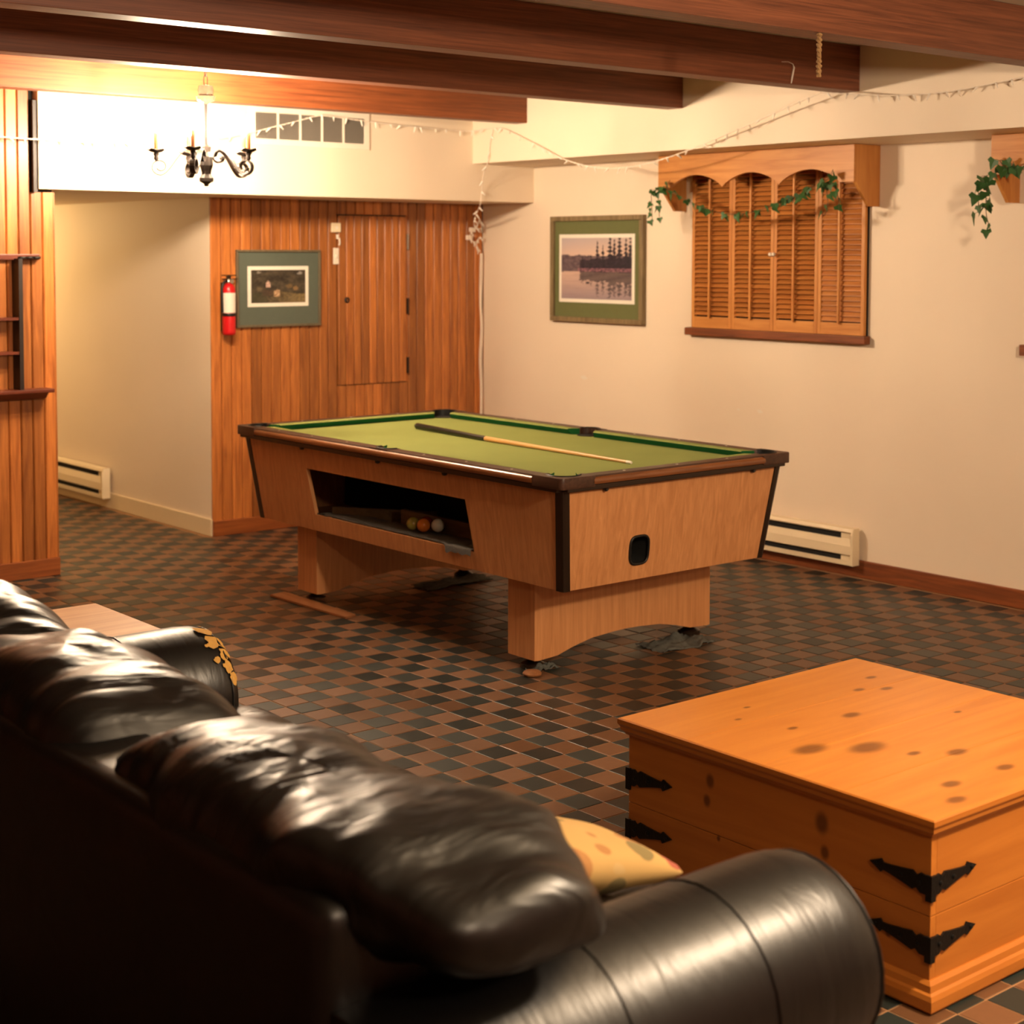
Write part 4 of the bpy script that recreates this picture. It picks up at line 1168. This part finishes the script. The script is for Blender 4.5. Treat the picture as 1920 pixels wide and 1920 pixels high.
# pedestals with arched feet
for s in (-1, 1):
    yo = TY + s * 0.862; yi = TY + s * 0.700
    W2 = 0.492
    prof = [(TX - W2, ZCB), (TX - W2, 0.046), (TX - W2 + 0.02, 0.044), (TX - W2 + 0.12, 0.050), (TX - W2 + 0.20, 0.072), (TX - W2 + 0.30, 0.092), (TX - W2 + 0.42, 0.10), (TX, 0.102)]
    prof += [(2 * TX - p[0], p[1]) for p in reversed(prof[:-1])]
    # strip build: keep it clean for the concave foot
    bot = prof[1:-1]; n = len(bot)
    vs_ = [(p[0], yo, p[1]) for p in bot] + [(p[0], yo, ZCB) for p in bot] + [(p[0], yi, p[1]) for p in bot] + [(p[0], yi, ZCB) for p in bot]
    fs = []
    for i in range(n - 1):
        fs += [(i, i + 1, n + i + 1, n + i), (2 * n + i, 3 * n + i, 3 * n + i + 1, 2 * n + i + 1), (i, 2 * n + i, 2 * n + i + 1, i + 1), (n + i, n + i + 1, 3 * n + i + 1, 3 * n + i)]
    fs += [(0, n, 3 * n, 2 * n), (n - 1, 3 * n - 1, 4 * n - 1, 2 * n - 1)]
    ped = MB().add(vs_, fs).build('pedestal', M['lam'], pt)
    for sx in (-1, 1):
        fx, fy = TX + sx * 0.44, TY + s * 0.79
        MB().lathe([(0.048, 0.013 if (sx < 0 and s > 0) else 0.0005), (0.048, 0.018), (0.030, 0.026), (0.014, 0.036), (0.012, 0.05), (0.012, 0.075)], (fx, fy, 0), 16).build('foot', M['darkmetal'], pt, smooth=True)
# small bolts below the rails
for (x, y) in ((TX - 0.615, -1.95), (TX - 0.615, -2.55), (TX - 0.615, -3.02)):
    MB().lathe([(0.007, -0.010), (0.010, -0.004), (0.010, 0.006)], (x, y, 0.748), 10, 'x').build('bolt', M['black'], pt)
for (x, y) in ((-2.38, TY - 1.162), (-1.56, TY - 1.162)):
    MB().lathe([(0.007, -0.010), (0.010, -0.004), (0.010, 0.006)], (x, y, 0.748), 10, 'y').build('bolt', M['black'], pt)

# balls inside the opening
def ball(x, y, mat, label):
    o = MB().lathe([(0.0285 * math.sin(PI * q / 16) + 1e-5, -0.0285 * math.cos(PI * q / 16)) for q in range(17)], (x - 0.014, y, 0.480), 20).build('pool_ball', mat, None, smooth=True)
    return tag(o, label, 'ball', 'pool balls in the cabinet opening')
M['ball_o'] = plain('orange_ball', lin(214, 120, 40), 0.15, var=0.04)
M['ball_w'] = plain('white_ball', lin(222, 212, 190), 0.15, var=0.04)
M['ball_r'] = plain('dark_red_ball', lin(120, 44, 24), 0.15, var=0.04)
M['ball_y'] = plain('olive_yellow_ball', lin(150, 136, 60), 0.15, var=0.04)
ball(TX - 0.470, -2.700, M['ball_o'], 'orange pool ball in front, lying in the cabinet opening')
ball(TX - 0.425, -2.740, M['ball_w'], 'white pool ball behind the orange one in the cabinet opening')
ball(TX - 0.428, -2.665, M['ball_r'], 'dark red pool ball left behind the orange one')
ball(TX - 0.480, -2.638, M['ball_y'], 'olive yellow pool ball at the left of the little pile')

# cue
cue = thing('pool_cue', (-1.93, -2.6, 0.777), 'wooden pool cue with black butt lying on the green felt', 'pool cue')
q0, q1, q2 = Vector((-1.885, -1.86, 0.7915)), Vector((-1.938, -2.46, 0.7885)), Vector((-1.968, -3.42, 0.7830))
MB().tube([q0 + Vector((0, 0.012, 0)), q0, q0 - Vector((0.001, 0.02, 0)), q1], [0.009, 0.0150, 0.0150, 0.0118], 14).build('butt', M['cuebutt'], cue, smooth=True)
MB().tube([q1, (q1 + q2) / 2, q2], [0.0115, 0.0088, 0.0066], 14).build('shaft', M['cuewood'], cue, smooth=True)
d_ = (q2 - q1).normalized()
MB().tube([q2, q2 + d_ * 0.022, q2 + d_ * 0.028], [0.0067, 0.0067, 0.005], 12).build('ferrule', M['white'], cue, smooth=True)

# shims and rags under the feet
tag(MB().prism([(-2.56, -1.60), (-2.47, -1.585), (-2.475, -2.20), (-2.54, -2.215)], 'z', 0.0008, 0.012).build('shim_board', M['shim'], bevel=0.002), 'thin wood board under the far left table foot', 'board')
def rag(name, cx, cy, sx, sy, seed, mat, label, z0=0.001, h=0.03, n=22):
    vs_ = []; fs = []
    for i in range(n + 1):
        for j in range(n + 1):
            u = i / n * 2 - 1; v = j / n * 2 - 1
            nz = noise.noise(Vector((u * 1.7, v * 1.7, seed))); n2 = noise.noise(Vector((u * 5, v * 5, seed + 3)))
            x = cx + sx * (u * (1 + 0.25 * noise.noise(Vector((v * 2, seed, 0)))) + 0.12 * n2); y = cy + sy * (v * (1 + 0.25 * noise.noise(Vector((u * 2, seed, 5)))) + 0.12 * n2)
            vs_.append((x, y, z0 + max(0.001, h * (0.35 + 0.8 * nz + 0.45 * n2) * (1 - 0.5 * max(abs(u), abs(v)) ** 3))))
    for i in range(n):
        for j in range(n):
            a = i * (n + 1) + j; fs.append((a, a + n + 1, a + n + 2, a + 1))
    o = MB().add(vs_, fs).build(name, mat, None, smooth=True)
    sd = o.modifiers.new('thickness', 'SOLIDIFY'); sd.thickness = 0.003; sd.offset = 1
    return tag(o, label, 'rag', 'rags under the table feet')
rag('cloth_rag', -1.72, -3.46, 0.15, 0.085, 4.0, M['rag'], 'crumpled grey rag beneath the near right table foot', h=0.032)
rag('cloth_rag', -2.41, -3.40, 0.060, 0.040, 8.0, M['rag'], 'small grey scrap by the near left table foot', h=0.030)
rag('cloth_rag', -1.70, -1.90, 0.20, 0.07, 12.0, M['rag'], 'dark rag lying under the far right table foot', h=0.03)
tag(MB().lathe([(0.006, 0.001), (0.036, 0.004), (0.038, 0.010), (0.030, 0.018), (0.010, 0.021)], (-2.505, -3.46, 0), 12).build('furniture_pad', M['shim'], smooth=True), 'small tan pad on the tiles by the near left table foot', 'pad')

# ------------------------------------------------------------------ pine chest
KX0, KX1, KY0, KY1, KZ = -3.632, -2.655, -6.112, -5.130, 0.427
chs = thing('pine_chest', ((KX0 + KX1) / 2, (KY0 + KY1) / 2, 0.0), 'knotty pine blanket chest with black iron corner straps', 'chest')
ko = Vector(chs.location)
def kn(x, y, z, r, st): return (tuple(Vector((x, y, z)) - ko), r, st)
TS = (0.55, 1.0, 0.3)
topk = [(-3.45, -5.62, 0.030), (-3.33, -5.70, 0.034), (-3.28, -5.80, 0.013), (-3.19, -5.86, 0.020), (-3.14, -5.50, 0.018), (-3.40, -5.99, 0.018), (-3.48, -6.06, 0.018), (-3.20, -6.00, 0.017), (-3.02, -5.96, 0.014),
        (-3.35, -5.48, 0.010), (-3.30, -5.28, 0.007), (-2.93, -5.36, 0.012), (-2.86, -5.40, 0.013), (-2.80, -5.30, 0.012), (-2.90, -5.66, 0.008), (-3.40, -5.34, 0.007)]
KC = (lin(212, 140, 58), lin(180, 104, 34))
M['chesttop'] = wood('knotty_pine_top', KC[0], KC[1], 'x', 0.38, 0.42, 0.05, 12, contrast=0.7, coat=0.25, knots=[kn(x, y, KZ, r, TS) for x, y, r in topk])
fx = KX0 + 0.022
lk = [(-5.44, 0.335, 0.014), (-5.43, 0.283, 0.012), (-5.79, 0.328, 0.020), (-5.80, 0.262, 0.013), (-5.47, 0.20, 0.006), (-5.98, 0.135, 0.008), (-5.62, 0.16, 0.010)]
FS = (0.3, 1.0, 0.75)
M['chestside'] = wood('knotty_pine_side', lin(200, 126, 50), lin(164, 92, 30), 'y', 0.42, 0.42, 0.06, 12, contrast=0.7, coat=0.15, knots=[kn(fx, y, z, r, FS) for y, z, r in lk])
M['chestend'] = wood('knotty_pine_end', lin(200, 126, 50), lin(164, 92, 30), 'x', 0.42, 0.42, 0.06, 12, contrast=0.7, coat=0.15)
bx0, bx1, by0, by1 = KX0 + 0.022, KX1 - 0.022, KY0 + 0.022, KY1 - 0.022
# carcass boards: two per side
for (z0, z1) in ((0.045, 0.205), (0.2065, 0.388)):
    MB().box(bx0, bx0 + 0.02, by0, by1, z0, z1).build('side_board', M['chestside'], chs, bevel=0.0015)
    MB().box(bx1 - 0.02, bx1, by0, by1, z0, z1).build('side_board', M['chestside'], chs, bevel=0.0015)
    MB().box(bx0 + 0.02, bx1 - 0.02, by0, by0 + 0.02, z0, z1).build('end_board', M['chestend'], chs, bevel=0.0015)
    MB().box(bx0 + 0.02, bx1 - 0.02, by1 - 0.02, by1, z0, z1).build('end_board', M['chestend'], chs, bevel=0.0015)
# lid boards
nlb = 4
for k in range(nlb):
    y0 = KY0 + 0.004 + (KY1 - KY0 - 0.008) * k / nlb; y1 = KY0 + 0.004 + (KY1 - KY0 - 0.008) * (k + 1) / nlb
    MB().box(KX0 + 0.004, KX1 - 0.004, y0 + 0.0003, y1 - 0.0003, 0.409, KZ).build('lid_board', M['chesttop'], chs, bevel=0.001)
def frame_mould(name, prof, mat_x, mat_y, zoff=0):
    """prof: (outset from body face, z)"""
    for (axis, s) in (('x', -1), ('x', 1), ('y', -1), ('y', 1)):
        n = len(prof); vs_ = []
        if axis == 'y':
            for e in (-1, 1):
                for (d, z) in prof: vs_.append(((bx0 - d) if e < 0 else (bx1 + d), (by0 - d) if s < 0 else (by1 + d), z))
        else:
            for e in (-1, 1):
                for (d, z) in prof: vs_.append(((bx0 - d) if s < 0 else (bx1 + d), (by0 - d) if e < 0 else (by1 + d), z))
        fs = [tuple(range(n)), tuple(range(2 * n - 1, n - 1, -1))] + [(i, (i + 1) % n, n + (i + 1) % n, n + i) for i in range(n)]
        MB().add(vs_, fs).build(name, mat_x if axis == 'y' else mat_y, chs)
frame_mould('lid_moulding', [(0.0, 0.384), (0.006, 0.384), (0.010, 0.392), (0.016, 0.396), (0.017, 0.405), (0.020, 0.409), (0.022, 0.413), (0.022, 0.424), (0.019, 0.4265), (0.017, 0.4265), (0.017, 0.408), (0.0, 0.408)], M['chestend'], M['chestside'])
frame_mould('plinth', [(-0.002, 0.004), (0.020, 0.004), (0.022, 0.008), (0.022, 0.030), (0.018, 0.040), (0.012, 0.044), (0.010, 0.058), (0.003, 0.066), (-0.002, 0.066)], M['chestend'], M['chestside'])
# iron straps
def strap_shape():
    return [(0.0, 0.020), (0.030, 0.022), (0.040, 0.014), (0.050, 0.021), (0.075, 0.016), (0.110, 0.010), (0.128, 0.008), (0.134, 0.015), (0.146, 0.009), (0.165, 0.0)]
def strap(cx, cy, sx, sy, z, arms):
    st = thing_part('corner_strap', (cx, cy, z))
    half = strap_shape()
    for axis in arms:
        pts = [(a, h) for a, h in half] + [(a, -h) for a, h in reversed(half[:-1])]
        th_ = 0.005
        m = MB(); vs_ = []
        n = len(pts)
        for d in (0.0, th_):
            for (a, h) in pts:
                drop = -0.10 * (0.165 - a) * 0.0
                zz = z + h + (-0.012 * (1 - a / 0.165))
                if axis == 'y': vs_.append((cx + sx * (d + 0.0005), cy - sy * (a - 0.005), zz))
                else: vs_.append((cx - sx * (a - 0.005), cy + sy * (d + 0.0005), zz))
        k_ = len(half)
        fs = []
        for off, fl in ((0, 1), (n, -1)):
            for i in range(k_ - 1):
                j, j2 = (n - i) % n if i else None, None
            # strip quads between upper and lower outline
            up_ = list(range(k_)); lo_ = [n - 1 - i for i in range(k_ - 1)] + [k_ - 1]
            for i in range(k_ - 1):
                f = [off + up_[i], off + up_[i + 1], off + lo_[i + 1], off + lo_[i]]
                f2 = []
                for q in f:
                    if q not in f2: f2.append(q)
                fs.append(tuple(f2 if fl > 0 else reversed(f2)))
        for i in range(n): fs.append((i, (i + 1) % n, n + (i + 1) % n, n + i))
        m.add(vs_, fs).build('strap_leaf', M['iron'], st)
        for a in (0.028, 0.075, 0.142):
            zz = z - 0.012 * (1 - a / 0.165)
            c = (cx + sx * 0.005, cy - sy * a, zz) if axis == 'y' else (cx - sx * a, cy + sy * 0.005, zz)
            s_ = sx if axis == 'y' else sy
            MB().lathe([(0.0055, 0.0), (0.005, s_ * 0.003), (0.002, s_ * 0.0045)], c, 10, 'x' if axis == 'y' else 'y').build('nail', M['iron'], st, smooth=True)
    m = MB().prism([(cx + sx * 0.0065, cy + sy * 0.0065), (cx - sx * 0.010, cy + sy * 0.0065), (cx - sx * 0.010, cy + sy * 0.001), (cx + sx * 0.001, cy + sy * 0.001), (cx + sx * 0.001, cy - sy * 0.010), (cx + sx * 0.0065, cy - sy * 0.010)], 'z', z - 0.045, z + 0.012)
    m.build('strap_corner', M['iron'], st)
def thing_part(name, loc):
    o = bpy.data.objects.new(name, None); o.empty_display_size = 0.02
    COL.objects.link(o); o.parent = chs; o.location = Vector(loc) - ko
    return o
for (cx, cy, sx, sy) in ((bx0, by0, -1, -1), (bx0, by1, -1, 1), (bx1, by0, 1, -1), (bx1, by1, 1, 1)):
    for z in (0.285, 0.150): strap(cx, cy, sx, sy, z, ('x', 'y'))

# ------------------------------------------------------------------ sofa
sf = thing('leather_sofa', (-4.9, -5.4, 0.0), 'black leather three seat sofa seen from behind, one arm peeling', 'sofa')
def spow(c, e): return (abs(c) ** e) * (1 if c >= 0 else -1)
def puff(c, r, e1, e2, nu=40, nv=56, warp=None):
    vs_ = []; fs = []
    for i in range(nu + 1):
        u = -PI / 2 + PI * i / nu
        for j in range(nv):
            v = -PI + 2 * PI * j / nv
            p = Vector((r[0] * spow(math.cos(u), e1) * spow(math.cos(v), e2), r[1] * spow(math.cos(u), e1) * spow(math.sin(v), e2), r[2] * spow(math.sin(u), e1)))
            if warp: p = warp(p)
            vs_.append(Vector(c) + p)
    for i in range(nu):
        for j in range(nv):
            fs.append((i * nv + j, i * nv + (j + 1) % nv, (i + 1) * nv + (j + 1) % nv, (i + 1) * nv + j))
    return MB().add(vs_, fs)
SY0, SY1 = -6.30, -4.50
XB = -5.36
# frame
MB().box(XB + 0.05, -4.47, SY0, SY1, 0.07, 0.30).build('base', M['leather_arm'], sf, bevel=0.02)
MB().box(XB, XB + 0.20, SY0 - 0.10, SY1 + 0.10, 0.05, 0.79).build('back_frame', M['leather_arm'], sf, bevel=0.045, seg=4, smooth=True)
for (x, y) in ((-5.28, SY0 - 0.12), (-5.28, SY1 + 0.12), (-4.52, SY0 - 0.12), (-4.52, SY1 + 0.12)):
    MB().lathe([(0.022, 0.0005), (0.030, 0.06), (0.030, 0.075)], (x, y, 0), 12).build('foot', M['black'], sf)
# arms: rolled profile swept along x with a rounded front
def arm(yc, s, name='arm'):
    """s: outward direction in y"""
    R_ = 0.168; zc_ = 0.487
    prof = []
    for q in range(25):
        a = math.radians(-52 + 284 * q / 24)
        prof.append((math.cos(a) * R_ * s, zc_ + math.sin(a) * R_))
    prof = [(0.085 * s, 0.06)] + [(0.088 * s, 0.33)] + prof + [(-0.11 * s, 0.33), (-0.11 * s, 0.06)]
    vs_ = []; fs = []
    xs_ = [(-5.34, 0.97), (-5.25, 1.0), (-5.05, 1.0), (-4.85, 1.0), (-4.65, 1.0), (-4.50, 1.0), (-4.455, 0.985), (-4.425, 0.95), (-4.408, 0.88), (-4.402, 0.78)]
    n = len(prof)
    for (x, k_) in xs_:
        for (a, z) in prof:
            vs_.append((x, yc + a * k_, 0.40 + (z - 0.40) * (k_ if z > 0.40 else 1)))
    for i in range(len(xs_) - 1):
        for j in range(n): fs.append((i * n + j, i * n + (j + 1) % n, (i + 1) * n + (j + 1) % n, (i + 1) * n + j))
    fs.append(tuple(range(n))); fs.append(tuple((len(xs_) - 1) * n + j for j in range(n - 1, -1, -1)))
    o = MB().add(vs_, fs).build(name, M['leather_arm'], sf, smooth=True)
    for x in (-4.96, -4.68, -4.43):
        k_ = 1.0 if x < -4.5 else 0.955
        path = [(x, yc + a * k_ * 1.003, 0.40 + (z - 0.40) * (k_ if z > 0.40 else 1)) for a, z in prof[1:-1]]
        MB().tube(path, 0.0030, 6).build('seam', M['leather_arm'], o, smooth=True)
    return o
arm(-6.425, -1)
farm = arm(-4.385, 1)
# peeled patches on the far arm's front edge
def patch(cx_, cz_, sz, seed):
    yc = -4.385; R_ = 0.168; zc_ = 0.487
    vs_ = []; n = 14
    for q in range(n):
        a = 2 * PI * q / n
        rr = sz * (0.65 + 0.5 * noise.noise(Vector((math.cos(a) * 1.6, math.sin(a) * 1.6, seed))))
        ang = cz_ + rr * math.sin(a) / R_
        x = cx_ + rr * math.cos(a)
        for (rad) in (R_ + 0.0012,):
            k_ = 1.0
            for (xa, ka), (xb_, kb) in zip([(-5.34, .97), (-5.25, 1), (-4.5, 1), (-4.455, .985), (-4.425, .95), (-4.408, .88)], [(-5.25, 1), (-4.5, 1), (-4.455, .985), (-4.425, .95), (-4.408, .88), (-4.402, .78)]):
                if xa <= x <= xb_: k_ = lerp(ka, kb, (x - xa) / (xb_ - xa))
            y_ = math.cos(ang) * rad; z_ = zc_ + math.sin(ang) * rad
            vs_.append((x, yc + y_ * k_, 0.40 + (z_ - 0.40) * k_))
    ctr_ = Vector((0, 0, 0))
    for p in vs_: ctr_ += Vector(p)
    ctr_ /= n
    out = Vector((0.001, math.cos(cz_) * 0.002, math.sin(cz_) * 0.002))
    m = MB().add([Vector(p) + out for p in vs_] + [ctr_ + out * 1.6], [(i, (i + 1) % n, n) for i in range(n)])
    m.build('peeled_patch', M['peel'], farm)
for (x, a, s_, sd) in ((-4.455, 128, 0.030, 1), (-4.440, 146, 0.034, 2), (-4.428, 160, 0.026, 3), (-4.434, 172, 0.016, 4), (-4.424, 182, 0.018, 5), (-4.460, 165, 0.012, 7), (-4.47, 150, 0.010, 8), (-4.425, 112, 0.020, 9)):
    patch(x, math.radians(a - 24), s_ * 1.25, sd * 3.7)
# cushions
CW = (SY1 - SY0) / 3
def seat_warp(p):
    p = p.copy(); p.z += 0.012 * noise.noise(p * 6); return p
for k in range(3):
    yc = SY0 + CW * (k + 0.5)
    puff((-4.68, yc, 0.385), (0.325, CW / 2 + 0.004, 0.092), 0.35, 0.22, 24, 48, seat_warp).build('seat_cushion', M['leather'], sf, smooth=True)
BC = [(-6.065, 0.492, 0.655, 0.214), (-5.225, 0.392, 0.658, 0.215), (-4.630, 0.285, 0.665, 0.220)]
def back_cushion(k):
    yc, hw, zc_, hz = BC[k]
    def warp(p):
        q = p.copy()
        t = p.z / hz
        v = p.y / hw
        q.x -= 0.055 * max(0, t) ** 1.5          # crown rolls back over the frame
        q.x += 0.06 * max(0, -t)
        if t > -0.3: q.z -= 0.035 * abs(v) ** 4
        if k == 0 and yc + q.y < -6.16:          # near end rests on the arm
            f0 = min(1, (-6.16 - (yc + q.y)) / 0.14); f0 = f0 * f0 * (3 - 2 * f0)
            zr = (q.z + hz) / (2 * hz)
            q.z = lerp(q.z, 0.648 - zc_ + zr * (zc_ + hz - 0.648), f0)
        f = math.sin((v * 3.1 + 0.6 * k) * PI + 2.2 * noise.noise(Vector((p.x * 7, p.y * 7, k)))) * 0.006 + 0.020 * noise.noise(Vector((p.x * 4 + k * 9, p.y * 9, p.z * 4))) + 0.009 * noise.noise(Vector((p.x * 10 + k * 9, p.y * 24, p.z * 10)))
        nrm = Vector((p.x / 0.16, 0.3 * v, p.z / hz)); nrm = nrm.normalized() if nrm.length > 0 else nrm
        return q + nrm * f
    puff((-5.125, yc, zc_), (0.205, hw, hz), 0.68, 0.52 if k == 0 else 0.42, 56, 110, warp).build('back_cushion', M['leather'], sf, smooth=True)
for k in range(3): back_cushion(k)

# throw pillow
def pillow_mat():
    m, nt, b = newmat('floral_pillow_cloth')
    tc = N(nt, 'ShaderNodeTexCoord')
    vo = N(nt, 'ShaderNodeTexVoronoi', Scale=15.0, Randomness=0.9); nt.links.new(tc.outputs['Object'], vo.inputs['Vector'])
    mr = N(nt, 'ShaderNodeMapRange'); mr.inputs['From Min'].default_value = 0.40; mr.inputs['From Max'].default_value = 0.44
    nt.links.new(vo.outputs['Distance'], mr.inputs['Value'])
    ramp = N(nt, 'ShaderNodeValToRGB'); nt.links.new(vo.outputs['Color'], ramp.inputs['Fac'])
    ramp.color_ramp.interpolation = 'CONSTANT'
    els = ramp.color_ramp.elements; els[0].color = lin(186, 150, 92); els[1].position = 0.35; els[1].color = lin(166, 118, 68)
    for pos, c in ((0.47, (160, 84, 66)), (0.60, (128, 112, 70)), (0.74, (190, 158, 104))):
        e = els.new(pos); e.color = lin(*c)
    nt.links.new(mixrgb(nt, ramp.outputs[0], lin(188, 152, 92), mr.outputs[0]), b.inputs['Base Color'])
    b.inputs['Roughness'].default_value = 0.9
    return m
M['pillow'] = pillow_mat()
pm = MB(); vs_ = []; fs = []; n = 28
for side in (1, -1):
    for i in range(n + 1):
        for j in range(n + 1):
            u = i / n * 2 - 1; v = j / n * 2 - 1
            h = 0.062 * max(0, (1 - u * u) * (1 - v * v)) ** 0.42 * side + 0.006 * noise.noise(Vector((u * 2, v * 2, 4)))
            k_ = 1 - 0.07 * (1 - abs(u * v)) * (max(abs(u), abs(v)))
            vs_.append((u * 0.20 * k_, v * 0.20 * k_, h))
for sd in (0, 1):
    o_ = sd * (n + 1) ** 2
    for i in range(n):
        for j in range(n):
            a = o_ + i * (n + 1) + j; fs.append((a, a + n + 1, a + n + 2, a + 1))
pil = pm.add(vs_, fs).build('throw_pillow', M['pillow'], None, smooth=True, origin=(0, 0, 0))
bm = bmesh.new(); bm.from_mesh(pil.data); bmesh.ops.remove_doubles(bm, verts=bm.verts, dist=0.0015); bmesh.ops.recalc_face_normals(bm, faces=bm.faces); bm.to_mesh(pil.data); bm.free()
pil.location = (-4.625, -5.96, 0.560)
pil.rotation_euler = (math.radians(-4), math.radians(15), math.radians(4))
tag(pil, 'yellow floral throw pillow on the sofa seat beside the near arm', 'pillow')

# end table behind the sofa's far arm
et = thing('end_table', (-4.55, -3.62, 0.0), 'low light wood end table beyond the peeling sofa arm', 'table')
MB().box(-4.86, -4.235, -3.93, -3.315, 0.470, 0.500).build('tabletop', M['endtop'], et, bevel=0.004)
MB().box(-4.82, -4.275, -3.89, -3.355, 0.400, 0.470).build('apron', M['endtop'], et)
for x in (-4.83, -4.305):
    for y in (-3.90, -3.385):
        MB().box(x, x + 0.04, y, y + 0.04, 0.0, 0.470).build('leg', M['endtop'], et, bevel=0.004)
